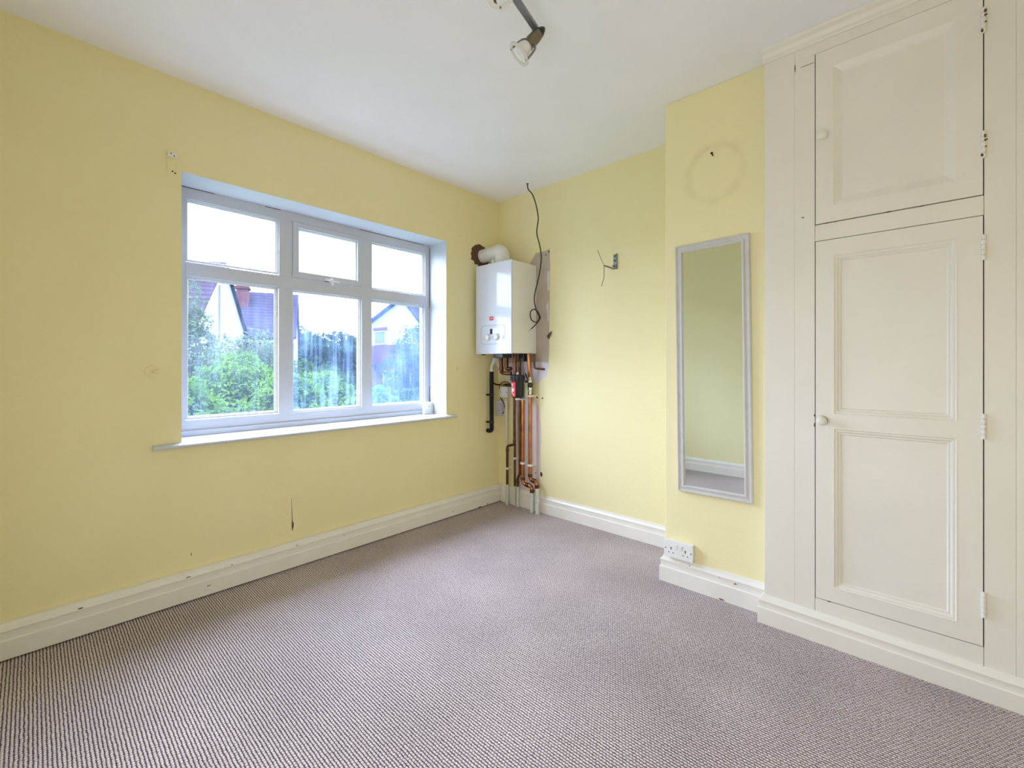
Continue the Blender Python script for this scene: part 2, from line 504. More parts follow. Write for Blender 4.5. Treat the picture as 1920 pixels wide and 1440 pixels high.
def sweep_profile(bm, path, prof, zs=None):
    """Moulding along a floor path (list of (x, y)); prof = [(out, z)...]; 'out' is to the right of travel. Mitred corners."""
    n = len(path)
    P2 = [Vector((p[0], p[1], 0)) for p in path]
    rows = []
    for i, p in enumerate(P2):
        d0 = (P2[i] - P2[i - 1]).normalized() if i else None
        d1 = (P2[i + 1] - P2[i]).normalized() if i < n - 1 else None
        def rn(d): return Vector((d.y, -d.x, 0))
        if d0 is None: nrm = rn(d1)
        elif d1 is None: nrm = rn(d0)
        else:
            nrm = (rn(d0) + rn(d1)); nrm = nrm / max(nrm.dot(rn(d0)), 0.2)
        zf = zs[i] if zs else 1.0
        rows.append([bm.verts.new((p.x + nrm.x * o, p.y + nrm.y * o, z * zf)) for o, z in prof])
    for a, b in zip(rows, rows[1:]):
        for k in range(len(prof) - 1):
            bm.faces.new((a[k], a[k + 1], b[k + 1], b[k]))
    bm.faces.new(rows[0]); bm.faces.new(rows[-1])

# ------------------------------------------------------------------ the room
XR, YB, WT = 3.25, -2.95, 0.30
YR = 0.005                                   # boiler wall plane
OY0, OY1, OZ0, OZ1 = -2.128, -0.545, 0.745, 2.018   # window opening
YBR = -0.388                                 # chimney breast face
XBR = 1.587                                  # chimney breast left edge
YC = -0.465                                  # cupboard face
XC = 2.062                                   # cupboard left edge

bm = B()
box(bm, -0.02, XR + 0.02, YB - 0.02, 0.05, -0.08, 0.0)
structure(link('floor', bm, M['carpet']))
bm = B()
box(bm, -WT, XR + 0.1, YB - 0.1, 0.1, H, H + 0.1)
structure(link('ceiling', bm, M['ceiling']))

# wall with the window: yellow inside, white in the opening, brick outside
bm = B()
def wallpart(y0, y1, z0, z1):
    box(bm, -WT, 0.0, y0, y1, z0, z1)
wallpart(YB - 0.1, OY0, -0.1, H); wallpart(OY1, 0.1, -0.1, H)
wallpart(OY0, OY1, -0.1, OZ0 - 0.022); wallpart(OY0, OY1, OZ1, H)
for f in bm.faces:
    c = f.calc_center_median(); f.normal_update()
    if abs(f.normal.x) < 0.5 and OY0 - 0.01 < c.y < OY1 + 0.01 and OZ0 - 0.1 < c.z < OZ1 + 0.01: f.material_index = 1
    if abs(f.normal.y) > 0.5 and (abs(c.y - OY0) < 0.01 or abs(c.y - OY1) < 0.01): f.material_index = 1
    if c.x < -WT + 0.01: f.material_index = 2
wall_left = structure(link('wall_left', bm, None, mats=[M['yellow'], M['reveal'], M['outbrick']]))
bm = B(); box(bm, 0.0, XR, YR, 0.1, 0.0, H)
wall_right = structure(link('wall_right', bm, M['yellow']))
bm = B(); box(bm, XBR, XC + 0.03, YBR, YR, 0.0, H); bevel(bm, 0.006, 2)
wall_breast = structure(link('wall_chimney', bm, M['breast']))
bm = B(); box(bm, 0.0, XR, YB - 0.1, YB, 0.0, H)
structure(link('wall_back', bm, M['yellow']))
bm = B(); box(bm, XR, XR + 0.1, YB - 0.1, 0.1, 0.0, H)
structure(link('wall_side', bm, M['yellow']))

# skirtings
def skirt_prof(t, h, g=0.0):
    k = min(t, .024) / t                     # the moulding keeps its size on the thick board
    d = lambda f: t * (1 - k * f)
    return [(0, g), (t, g), (t, h * 0.545), (d(.06), h * 0.565), (d(.22), h * 0.585), (d(.26), h * 0.68), (d(.24), h * 0.775), (d(.14), h * 0.80), (d(.16), h * 0.825), (d(.34), h * 0.86), (d(.60), h * 0.915), (d(.72), h * 0.97), (d(.78), h), (0, h)]
bm = B(); sweep_profile(bm, [(0, YB + 0.02), (0, YR - 0.001)], skirt_prof(0.046, 0.138, 0.007))
bl = structure(link('baseboard_left', bm, M['skirt']))
bm = B(); box(bm, 0.0, 0.030, YB + 0.02, YR - 0.001, 0.0, 0.008); structure(link('recess_shade_strip', bm, M['dark'], bl))  # dark strip in the recess, its colour painting the shade under the skirting
bm = B(); sweep_profile(bm, [(0.046, YR), (XBR, YR)], skirt_prof(0.018, 0.130))
structure(link('baseboard_right', bm, M['skirt']))
bm = B(); sweep_profile(bm, [(XBR, YR - 0.019), (XBR, YBR), (XC, YBR)], skirt_prof(0.022, 0.134))
bch = structure(link('baseboard_chimney', bm, M['skirt']))
bm = B(); sweep_profile(bm, [(XR - 0.01, YB), (0.046, YB)], skirt_prof(0.02, 0.134))
structure(link('baseboard_back', bm, M['skirt']))
bm = B(); sweep_profile(bm, [(XR, YC - 0.03), (XR, YB + 0.02)], skirt_prof(0.02, 0.134))
structure(link('baseboard_side', bm, M['skirt']))

# chips in the skirting paint
def chip(bm, c, size, nrm, n=6, seed=0):
    rnd = random.Random(seed)
    nrm = Vector(nrm).normalized(); up = Vector((0, 0, 1)); t = nrm.cross(up).normalized()
    pts = []
    for k in range(n):
        a = 2 * PI * k / n; rr = rnd.uniform(0.6, 1.1)
        pts.append(Vector(c) + t * math.cos(a) * size[0] * rr + up * math.sin(a) * size[1] * rr)
    slab(bm, pts, nrm * 0.0012)
bm = B()
for i, (y, z, w_, h_) in enumerate([(-2.47, .117, .010, .003), (-2.11, .117, .014, .002), (-1.93, .115, .006, .003), (-1.62, .118, .008, .002), (-0.25, .010, .022, .006), (-0.17, .016, .005, .006), (-0.52, .04, .004, .004), (-0.06, .05, .004, .004), (-2.03, .05, .012, .002), (-1.35, .10, .004, .002)]):
    chip(bm, (0.0464 if z < .1 else 0.0405, y, z), (w_, h_), (1, 0, 0), seed=i)
structure(link('paint_chip', bm, M['stain'], bl))
bm = B()
for i, (x, z, w_, h_) in enumerate([(1.93, .098, .007, .003), (1.86, .104, .003, .002), (1.87, .006, .014, .005), (1.72, .118, .003, .002)]):
    chip(bm, (x, YBR - 0.0222 if z < .1 else YBR - 0.0205, z), (w_, h_), (0, -1, 0), seed=20 + i)
structure(link('paint_chip', bm, M['stain'], bch))

# ------------------------------------------------------------------ window
XF, XG = -0.200, -0.226                      # frame face and glass planes
win = structure(bpy.data.objects.new('window_1', None)); COL.objects.link(win)
win.location = (XF, (OY0 + OY1) / 2, OZ0)
def wpart(name, bm, m, parent=win, smooth=False):
    # room coordinates -> coordinates under the parent
    off = Vector(win.location) if parent is win else Vector(win.location)
    bmesh.ops.translate(bm, verts=bm.verts[:], vec=-off)
    return structure(link(name, bm, m, parent, smooth))
GP = [  # glass openings y0,y1,z0,z1
    (-2.075, -1.625, 1.638, 1.962), (-1.031, -0.586, 1.632, 1.957),
    (-2.075, -1.630, 0.828, 1.566), (-1.553, -1.105, 0.825, 1.564), (-1.034, -0.588, 0.824, 1.560)]
bm = B()
for a in ((OY0, -2.075, OZ0, OZ1), (-0.586, OY1, OZ0, OZ1)):
    box(bm, XF - 0.07, XF, *a)
box(bm, XF - 0.07, XF, -2.075, -0.586, 1.960, OZ1)
box(bm, XF - 0.07, XF, -2.075, -0.586, OZ0, 0.825)
box(bm, XF, XF + 0.012, OY0, OY1, OZ0, 0.772)
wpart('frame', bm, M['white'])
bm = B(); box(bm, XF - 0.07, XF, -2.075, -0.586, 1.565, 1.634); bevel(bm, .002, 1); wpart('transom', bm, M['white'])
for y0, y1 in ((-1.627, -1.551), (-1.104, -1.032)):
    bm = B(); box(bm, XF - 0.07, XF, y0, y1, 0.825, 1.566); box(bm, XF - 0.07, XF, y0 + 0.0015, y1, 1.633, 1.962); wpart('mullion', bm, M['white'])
for i, g in enumerate(GP):
    bm = B()
    ringloft(bm, 'x', *g, [(0, XF), (0.0005, XF - 0.010), (0.008, XF - 0.011), (0.009, XF - 0.018), (0.014, XF - 0.019), (0.016, XG)])
    wpart('glazing_bead', bm, M['white'])
    bm = B(); quad(bm, [(XG, g[0], g[2]), (XG, g[1], g[2]), (XG, g[1], g[3]), (XG, g[0], g[3])])
    wpart('pane', bm, M['glass'] if i in (0, 1, 2) else (M['glass_mid'] if i == 3 else M['glass_hazy']))
# opening top light
SO = (-1.549, -1.106, 1.636, 1.966)
bm = B(); ringloft(bm, 'x', *SO, [(0, XF - 0.004), (0.0, XF + 0.007), (0.001, XF + 0.008), (0.031, XF + 0.008), (0.0315, XF - 0.004), (0.039, XF - 0.006), (0.041, XG)])
sash = wpart('sash', bm, M['white'])
bm = B(); ringloft(bm, 'x', SO[0] - .003, SO[1] + .003, SO[2] - .003, SO[3] + .003, [(0, XF + 0.0006), (0.006, XF + 0.0006)])
wpart('sash_gap', bm, M['inkgrey'])
bm = B(); quad(bm, [(XG, SO[0], SO[2]), (XG, SO[1], SO[2]), (XG, SO[1], SO[3]), (XG, SO[0], SO[3])])
wpart('pane', bm, M['glass'], sash)
bm = B()
box(bm, XF + 0.008, XF + 0.016, -1.362, -1.330, 1.636, 1.652); tube(bm, fillet([(XF + .014, -1.355, 1.645), (XF + .024, -1.33, 1.643), (XF + .024, -1.31, 1.640), (XF + .02, -1.27, 1.640)], .01), 0.0045, 8)
box(bm, XF + 0.006, XF + 0.022, -1.322, -1.306, 1.618, 1.655)
tube(bm, [(XF + .018, -1.312, 1.628), (XF + .018, -1.312, 1.612)], 0.004, 8)
wpart('stay_handle', bm, M['plastic'], sash)
bm = B(); box(bm, XF + 0.016, XF + 0.0175, -1.352, -1.347, 1.643, 1.648); box(bm, XF + .008, XF + .0165, -1.362, -1.335, 1.633, 1.6355); wpart('stay_screw', bm, M['dark'], sash)
# sill board
bm = B()
pr = [(-0.199, OZ0 - 0.001), (0.024, OZ0 - 0.006), (0.031, OZ0 - 0.011), (0.031, OZ0 - 0.019), (0.026, OZ0 - 0.024), (0.0, OZ0 - 0.026)]
def sillrow(y, xmin): return [bm.verts.new((max(x, xmin), y, z)) for x, z in pr] 
rows = []
a = [bm.verts.new((x, OY0, z)) for x, z in pr + [(-0.199, OZ0 - 0.022)]]
b2 = [bm.verts.new((x, OY1, z)) for x, z in pr + [(-0.199, OZ0 - 0.022)]]
for k in range(7): bm.faces.new((a[k], a[(k + 1) % 7], b2[(k + 1) % 7], b2[k]))
bm.faces.new(a); bm.faces.new(b2)
for ya, yb in ((-2.236, OY0), (OY1, -0.464)):
    c = [bm.verts.new((max(x, 0.0005), ya, z)) for x, z in pr]; d = [bm.verts.new((max(x, 0.0005), yb, z)) for x, z in pr]
    for k in range(6): bm.faces.new((c[k], c[(k + 1) % 6], d[(k + 1) % 6], d[k]))
    bm.faces.new(c); bm.faces.new(d)
wpart('sill', bm, M['white'])
bm = B(); box(bm, -WT - 0.05, XF - 0.07, OY0, OY1, OZ0 - 0.06, OZ0 - 0.01); wpart('outer_sill', bm, M['white'])
# cracked filler line above the frame and on the jamb
bm = B()
for y0, y1 in ((-2.10, -1.95), (-1.70, -1.62), (-1.12, -0.60)):
    box(bm, XF, XF + 0.003, y0, y1, OZ1 - 0.0025, OZ1 - 0.0002)
box(bm, XF, XF + 0.003, OY1 - 0.0025, OY1 - 0.0003, 1.55, 2.0); box(bm, XF, XF + 0.003, OY1 - 0.0025, OY1 - 0.0003, .78, .95)
wpart('filler_crack', bm, M['stain'])

# ------------------------------------------------------------------ wall marks (pieces of the walls)
def irregular(pts, seed, amp, n=3):
    rnd = random.Random(seed); out = []
    pts = [Vector(p) for p in pts]
    for a, b in zip(pts, pts[1:] + pts[:1]):
        for k in range(n):
            t = k / n
            q = a.lerp(b, t)
            out.append(q + Vector((rnd.uniform(-amp, amp), 0, rnd.uniform(-amp, amp))))
    return out
yw = YR + 0.0005
bm = B(); slab(bm, irregular([(0.40, yw, 1.965), (0.535, yw, 1.972), (0.532, yw, 1.80), (0.528, yw, 1.45), (0.522, yw, 1.13), (0.40, yw, 1.13), (0.10, yw, 1.13), (0.10, yw, 1.885), (0.24, yw, 1.872), (0.33, yw, 1.888)], 3, 0.004), (0, -0.002, 0))
structure(link('bare_plaster', bm, M['plaster'], wall_right))
bm = B(); slab(bm, irregular([(0.10, yw, 1.135), (0.522, yw, 1.135), (0.520, yw, 1.08), (0.50, yw, 1.03), (0.44, yw, 0.985), (0.10, yw, 0.985)], 4, 0.005), (0, -0.0015, 0))
structure(link('skim_plaster', bm, M['lilacplaster'], wall_right))
bm = B(); slab(bm, irregular([(0.19, yw, 0.86), (0.37, yw, 0.86), (0.43, yw, 0.80), (0.447, yw, 0.68), (0.452, yw, 0.53), (0.446, yw, 0.40), (0.452, yw, 0.30), (0.43, yw, 0.21), (0.41, yw, 0.135), (0.20, yw, 0.135)], 5, 0.004), (0, -0.0012, 0))
structure(link('pink_plaster', bm, M['pinkplaster'], wall_right))
# torn paint edges and screw holes
bm = B()
slab(bm, irregular([(0.505, yw, 1.80), (0.533, yw, 1.81), (0.530, yw, 1.67), (0.510, yw, 1.66)], 6, 0.006), (0, -0.004, 0))
slab(bm, irregular([(0.500, yw, 1.56), (0.53, yw, 1.60), (0.528, yw, 1.44), (0.512, yw, 1.43)], 7, 0.006), (0, -0.004, 0))
structure(link('torn_paint', bm, M['lilacplaster'], wall_right))
bm = B()
slab(bm, [(0.505, yw - .003, 1.325), (0.530, yw - .008, 1.345), (0.558, yw - .012, 1.362), (0.560, yw - .012, 1.357), (0.535, yw - .004, 1.318), (0.528, yw - .003, 1.30)], (0, -0.002, 0))
structure(link('paint_flake', bm, M['stain'], wall_right))
bm = B()
for i, (x, z, r_) in enumerate([(0.411, 0.863, .008), (0.463, 0.86, .008), (0.397, 0.288, .006), (0.452, 0.285, .012), (0.527, 1.953, .008), (0.497, 1.935, .007), (0.372, 1.862, .010), (0.262, 1.879, .008), (0.445, 1.89, .004), (0.29, 1.878, .006)]):
    chip(bm, (x, YR - 0.0015, z), (r_, r_ * (1.8 if i == 3 else 1)), (0, -1, 0), n=8, seed=40 + i)
structure(link('screw_hole', bm, M['dark'], wall_right))
# crack in the plaster under the window, small scratches
bm = B()
slab(bm, [(0.0, -1.634, .372), (0.0, -1.6335, .373), (0.0, -1.6300, .30), (0.0, -1.6275, .248), (0.0, -1.621, .230), (0.0, -1.622, .212), (0.0, -1.629, .19), (0.0, -1.6315, .21), (0.0, -1.6305, .26), (0.0, -1.6318, .31)], (0.0015, 0, 0))
chip(bm, (0, -2.09, 0.205), (.002, .009), (1, 0, 0), seed=61)
structure(link('plaster_crack', bm, M['stain'], wall_left))
# ragged hole knocked through for the flue (raw brick showing)
bm = B(); rnd = random.Random(12); pts = []
for k in range(26):
    a = 2 * PI * k / 26
    ry, rz = (0.108, 0.086)
    j = rnd.uniform(0.9, 1.1)
    pts.append((0.0005, -0.198 + ry * math.cos(a) * j, 1.974 + rz * math.sin(a) * j))
slab(bm, pts, (0.002, 0, 0))
structure(link('flue_hole', bm, M['holebrick'], wall_left))

# ------------------------------------------------------------------ curtain brackets, hold-back hooks, alarm contact
br = thing('curtain_bracket', 'small white-topped curtain rail bracket above the left corner of the window', 'bracket', (0, -2.166, 2.075), 'curtain rail brackets')
bm = B(); box(bm, 0, .003, -0.018, 0.018, -0.085, 0.013); bevel(bm, .001, 1); link('back_plate', bm, M['yellow'], br)
bm = B(); box(bm, 0.002, .022, -0.017, 0.017, -0.008, 0.014); bevel(bm, .002, 2); link('rail_grip', bm, M['skirt'], br)
bm = B()
for y_, z_ in ((-.006, .006), (.006, -.002)): box(bm, .022, .0225, y_ - .003, y_ + .003, z_ - .002, z_ + .002)
for y_, z_ in ((.003, -.068), (.013, -.074)): box(bm, .003, .0036, y_ - .003, y_ + .003, z_ - .003, z_ + .003)
link('screw', bm, M['dark'], br)
br = thing('curtain_bracket', 'small yellow painted-over bracket between the window and the boiler flue', 'bracket', (0, -0.440, 2.05), 'curtain rail brackets')
bm = B(); box(bm, 0, .003, -0.018, 0.018, -0.06, 0.03); bevel(bm, .001, 1); link('back_plate', bm, M['yellow'], br)
bm = B(); box(bm, 0.002, .045, -0.017, 0.017, 0.020, 0.0235); bevel(bm, .001, 1); link('rail_grip', bm, M['yellow'], br)

hk = thing('curtain_hook', 'round yellow-painted hold-back knob on the wall left of the window', 'hook', (0, -2.236, 1.078), 'curtain hold-backs')
bm = B(); lathe(bm, (0, 0, 0), (1, 0, 0), [(0, .029), (.003, .029), (.006, .025), (.007, .012)], 24); link('rose', bm, M['yellow'], hk, True)
bm = B(); tube(bm, fillet([(.005, 0, 0), (.02, .002, 0), (.026, .016, 0), (.022, .024, .004)], .01), .005, 10); link('hook', bm, M['yellow'], hk, True)
hk = thing('curtain_hook', 'tiny yellow-painted cord knob on the wall right of the window', 'hook', (0, -0.455, 1.088), 'curtain hold-backs')
bm = B(); lathe(bm, (0, 0, 0), (1, 0, 0), [(0, .015), (.004, .015), (.007, .011), (.016, .007), (.018, .003)], 20); link('rose', bm, M['yellow'], hk, True)

al = thing('alarm_contact', 'small white plastic box standing on the window sill against the right reveal', 'sensor', (-0.165, -0.585, OZ0 - .001))
bm = B(); box(bm, -.012, .012, -.045, .022, 0.0, .088); bevel(bm, .003, 2); link('body', bm, M['plastic'], al)
bm = B(); box(bm, -.008, .014, .024, .037, 0.0, .080); bevel(bm, .002, 2); link('magnet', bm, M['cream_pipe'], al)
bm = B(); box(bm, .0122, .0128, -.004, .006, .052, .062); link('indicator', bm, M['greyplastic'], al)
bm = B(); box(bm, -.012, .016, -.02, .040, 0.0, .010); box(bm, .016, .0166, .030, .034, .003, .009); link('foot', bm, M['plastic'], al)

# ------------------------------------------------------------------ boiler and flue
BX0, BX1, BY0, BY1, BZ0, BZ1 = 0.032, 0.405, -0.280, YR - 0.003, 1.193, 1.870
boiler = thing('combi_boiler', 'white wall-hung gas boiler in the corner with glossy front', 'boiler', ((BX0 + BX1) / 2, BY1, BZ0))
bo = Vector(boiler.location)
def under(o):
    off = Vector(o.location)
    def f(name, bm, m, parent=None, smooth=False):
        bmesh.ops.translate(bm, verts=bm.verts[:], vec=-off)
        return link(name, bm, m, parent or o, smooth)
    return f
U = under(boiler)
bm = B(); box(bm, BX0 + .002, BX1, BY0 + 0.014, BY1, BZ0 + .004, BZ1 - .002); bevel(bm, .003, 2); U('casing', bm, M['enamel_side'])
bm = B(); box(bm, BX0, BX1 + .001, BY0, BY0 + 0.013, BZ0, BZ1); bevel(bm, .004, 3); fp = U('front_panel', bm, M['enamel'])
bm = B()
def rrect(cx, cz, w, h, r, n=6):
    out = []
    for sx, sz, a0 in ((1, 1, 0), (-1, 1, PI / 2), (-1, -1, PI), (1, -1, 1.5 * PI)):
        for k in range(n + 1):
            a = a0 + PI / 2 * k / n
            out.append((cx + sx * (w / 2 - r) + r * math.cos(a), cz + sz * (h / 2 - r) + r * math.sin(a)))
    return out
pts = [(x, BY0 - .0006, z) for x, z in rrect(.218, 1.336, .250, .138, .028)]
tube(bm, pts + [pts[0]], 0.0011, 6, caps=False); U('control_surround', bm, M['inkgrey'], fp)
bm = B(); box(bm, .190, .213, BY0 - .002, BY0 + .002, 1.340, 1.380); U('display', bm, M['lcd'], fp)
bm = B(); box(bm, .216, .278, BY0 - .0012, BY0 + .002, 1.340, 1.381); U('display_cover', bm, M['enamel_side'], fp)
for cx in (.168, .262):
    bm = B(); lathe(bm, (cx, BY0, 1.318), (0, -1, 0), [(0, .024), (.005, .024), (.009, .021), (.016, .019), (.018, .016)], 28)
    box(bm, cx - .002, cx + .002, BY0 - .0195, BY0 - .016, 1.318, 1.335)
    U('dial', bm, M['enamel_side'], fp, True)
    bm = B(); torus(bm, (cx, BY0 - .0006, 1.318), (0, 1, 0), .0258, .0012, 28, 6, (PI * 0.9, PI * 2.2)); U('dial_scale', bm, M['inkgrey'], fp)
bm = B(); lathe(bm, (.318, BY0, 1.318), (0, -1, 0), [(0, .014), (.003, .014), (.004, .012)], 24); U('button', bm, M['enamel_side'], fp, True)
bm = B(); torus(bm, (.318, BY0 - .0006, 1.318), (0, 1, 0), .0155, .0012, 24, 6, (PI * .3, PI * 1.7)); box(bm, .103, .138, BY0 - .0012, BY0, 1.307, 1.311)
box(bm, .200, .232, BY0 - .0012, BY0, 1.304, 1.308); box(bm, .211, .221, BY0 - .0012, BY0, 1.318, 1.326); U('control_print', bm, M['inkgrey'], fp)
bm = B(); box(bm, .184, .224, BY0 - .0012, BY0 + .001, 1.444, 1.472); lab = U('badge', bm, M['red'], fp)
lab['label'] = 'red badge with small white lettering'
bm = B()
for x0, x1, z0, z1 in ((.190, .194, 1.452, 1.458), (.196, .202, 1.456, 1.461), (.204, .208, 1.455, 1.461), (.210, .218, 1.457, 1.462), (.192, .216, 1.4505, 1.4525)):
    box(bm, x0, x1, BY0 - .0018, BY0, z0 + .002, z1 + .002)
U('badge_print', bm, M['plastic'], fp)
for x_, y_ in ((.075, -.25), (.12, -.27), (.35, -.26)):
    bm = B(); lathe(bm, (x_, y_, BZ0 + .005), (0, 0, -1), [(0, .008), (.012, .008), (.013, .005)], 12); U('foot_screw', bm, M['black'], None, True)
bm = B(); box(bm, .205, .300, -.262, -.158, BZ0 - .030, BZ0 + .003); bevel(bm, .006, 2); U('pump_housing', bm, M['black'])
bm = B(); box(bm, .318, .364, -.098, -.045, BZ0 - .055, BZ0 + .003); bevel(bm, .006, 2); U('valve_block', bm, M['black'])

fl = thing('flue_pipe', 'white plastic flue elbow from boiler top into the ragged wall hole', 'flue', (0.185, -0.165, BZ1))
U = under(fl)
bm = B(); pth = fillet([(0.205, -0.165, BZ1 + .001), (0.205, -0.165, 1.985), (0.0, -0.180, 1.972)], 0.11, 10)
tube(bm, pth, 0.054, 24, radii=[0.058 if i < len(pth) - 2 else 0.052 for i in range(len(pth))]); U('elbow', bm, M['flue'], None, True)
bm = B(); lathe(bm, (0.085, -.173, 1.977), (-0.998, -.06, -.05), [(0, .058), (.006, .060), (.012, .0585), (.014, .050)], 24); U('collar', bm, M['flue'], None, True)
bm = B(); lathe(bm, (0.205, -0.165, BZ1 + .001), (0, 0, 1), [(0, .068), (.012, .068), (.016, .06)], 24); U('flange', bm, M['flue'], None, True)
bm = B(); box(bm, .148, .170, -.225, -.205, BZ1, 1.915); U('flue_clip', bm, M['plastic'])

# ------------------------------------------------------------------ pipes under the boiler
def pipe_thing(name, label, cat, pts, r, m, fil=.022, tail=None, clip_z=None, clip_m=None, elbows=(), group=None):
    o = thing(name, label, cat, pts[-1], group); U = under(o)
    bm = B(); tube(bm, fillet(pts, fil), r, 14); U('pipe', bm, m, None, True)
    if tail:
        p0, p1 = tail
        bm = B(); tube(bm, [p0, ((p0[0] + p1[0]) / 2 + .001, p0[1], (p0[2] + p1[2]) / 2), p1], r * 1.16, 14); q = U('painted_tail', bm, M['pipepaint'], None, True)
        q['label'] = 'white painted foot of the pipe'
    if clip_z:
        for z in clip_z:
            x, y = pts[0][0], pts[0][1]
            for a, b in zip(pts, pts[1:]):
                if min(a[2], b[2]) <= z <= max(a[2], b[2]) and abs(a[2] - b[2]) > .02: x, y = a[0], a[1]
            bm = B(); lathe(bm, (x, y, z - .008), (0, 0, 1), [(0, r * 1.25), (.001, r * 1.45), (.015, r * 1.45), (.016, r * 1.25)], 16)
            box(bm, x - r * .8, x + r * .8, y, YR - .0005, z - .007, z + .007)
            U('clip', bm, clip_m or M['plastic'])
    for c, ax, l in elbows:
        bm = B(); v = Vector(ax).normalized(); lathe(bm, Vector(c) - v * l / 2, v, [(0, r * 1.05), (.001, r * 1.22), (l - .001, r * 1.22), (l, r * 1.05)], 14); U('solder_joint', bm, M['oldcopper'], None, True)
    return o
G = 'heating pipes under the boiler'
yA, yD = -0.028, -0.052
pipe_thing('cream_pipe', 'cream-painted straight pipe nearest the room corner below the boiler', 'pipe', [(0.122, yA, 0.84), (0.120, yA, 0.0)], .010, M['cream_pipe'], group=G)
pipe_thing('copper_pipe', 'thin dark copper pipe that jogs left to stand beside the cream pipe', 'pipe', [(0.222, yA - .018, BZ0 + .003), (0.222, yA - .018, 0.488), (0.146, yA - .018, 0.466), (0.146, yA - .018, 0.0)], .0100, M['oldcopper'], .018,
           ((0.146, yA - .018, .162), (0.146, yA - .018, 0.0)), (0.29,), None, [((.222, yA - .018, .515), (0, 0, 1), .02), ((.146, yA - .018, .435), (0, 0, 1), .024)], G)
pipe_thing('copper_pipe', 'straight dark copper pipe standing second from the cream pipe', 'pipe', [(0.198, yA + .004, 0.845), (0.206, yA + .004, .60), (0.206, yA + .004, 0.0)], .0085, M['oldcopper'], .02,
           ((0.206, yA + .004, .155), (0.205, yA + .004, 0.0)), (0.375,), None, (), G)
pipe_thing('copper_pipe', 'brown copper pipe with a small step near the skirting, behind the filter', 'pipe', [(0.262, yA, BZ0 + .003), (0.264, yA, 0.262), (0.241, yA, 0.222), (0.241, yA, 0.0)], .0105, M['oldcopper'], .015,
           ((0.241, yA, .16), (0.241, yA, 0.0)), (), None, [((.241, yA, .195), (0, 0, 1), .018)], G)
pipe_thing('copper_pipe', 'bright orange copper pipe rising to the red and black filter', 'pipe', [(0.315, yD, 0.8445), (0.315, yD, 0.200), (0.408, yD, 0.195), (0.408, yD, 0.0)], .0140, M['copper'], .030,
           ((0.408, yD, .165), (0.408, yD, 0.0)), (0.358,), M['plastic'], [((.315, yD, .24), (0, 0, 1), .024), ((.408, yD, .16), (0, 0, 1), .024), ((.362, yD, .1975), (1, 0, -.05), .03)], G)
pipe_thing('copper_pipe', 'bright orange copper pipe rising to the nickel isolating valve', 'pipe', [(0.388, yD, 0.8895), (0.388, yD, 0.245), (0.452, yD, 0.236), (0.462, yD, 0.0)], .0140, M['copper'], .030,
           ((0.459, yD, .19), (0.461, yD, 0.0)), (0.353, 0.876), M['plastic'], [((.388, yD, .275), (0, 0, 1), .024), ((.456, yD, .205), (0, 0, 1), .024), ((.424, yD, .240), (1, 0, -.14), .03)], G)
# short copper runs directly below the boiler casing
pipe_thing('copper_pipe', 'thick tarnished copper loop hanging under the boiler left of the filter', 'pipe', [(0.165, -.135, BZ0 + .003), (0.165, -.135, 1.050), (0.225, -.135, 1.047), (0.262, -.125, 1.047)], .0150, M['oldcopper'], .026, group=G,
           elbows=[((.165, -.135, 1.085), (0, 0, 1), .03)])
pipe_thing('copper_pipe', 'short wide copper pipe dropping from boiler beside the loop', 'pipe', [(0.205, -.118, BZ0 + .003), (0.205, -.118, 1.080), (0.255, -.118, 1.082)], .0160, M['oldcopper'], .02, group=G)
pipe_thing('copper_pipe', 'short reddish copper pipe dropping from boiler onto the filter cap', 'pipe', [(0.292, -.118, BZ0 + .003), (0.296, -.118, 1.0405)], .0155, M['oldcopper'], group=G, elbows=[((.293, -.118, 1.14), (0, 0, 1), .03)])
pipe_thing('copper_pipe', 'short copper pipe from boiler down to the nickel isolating valve', 'pipe', [(0.392, -.075, BZ0 + .001), (0.392, -.062, 1.07), (0.388, yD, 1.0225)], .0150, M['copper'], .03, group=G)
pipe_thing('overflow_pipe', 'small copper pipe curving into the wall right of the isolating valve', 'pipe', [(0.424, -.045, BZ0 + .003), (0.424, -.045, 1.085), (0.470, -.02, 1.080), (0.484, YR - .001, 1.078)], .0075, M['oldcopper'], .02)

ft = thing('magnetic_filter', 'black cylindrical filter canister with red label under the boiler', 'filter', (0.322, -0.119, 0.862)); U = under(ft)
fc = (0.322, -0.119)
bm = B(); lathe(bm, (*fc, .862), (0, 0, 1), [(0, .030), (.004, .040), (.014, .046), (.125, .047), (.130, .049)], 28); U('canister', bm, M['black'], None, True)
bm = B(); lathe(bm, (*fc, .992), (0, 0, 1), [(0, .051), (.003, .0525), (.040, .0525), (.045, .048), (.047, .02)], 28)
for k in range(14):
    a = 2 * PI * k / 14; box(bm, fc[0] + .052 * math.cos(a) - .003, fc[0] + .052 * math.cos(a) + .003, fc[1] + .052 * math.sin(a) - .003, fc[1] + .052 * math.sin(a) + .003, .997, 1.03)
U('screw_cap', bm, M['black'], None, True)
bm = B(); lathe(bm, (*fc, 1.038), (0, 0, 1), [(0, .009), (.016, .009), (.018, .006)], 12); U('bleed_valve', bm, M['plastic'], None, True)
def on_can(r, a, z): return (fc[0] + r * math.cos(a), fc[1] + r * math.sin(a), z)
def wrap(bm, a0, a1, z0, z1, r, n=8):
    for k in range(n):
        b0, b1 = a0 + (a1 - a0) * k / n, a0 + (a1 - a0) * (k + 1) / n
        quad(bm, [on_can(r, b0, z0), on_can(r, b1, z0), on_can(r, b1, z1), on_can(r, b0, z1)])
bm = B(); wrap(bm, math.radians(222), math.radians(292), .874, .982, .0478, 10); lb = U('label', bm, M['red']); lb['label'] = 'red label with white print and a yellow triangle'
bm = B()
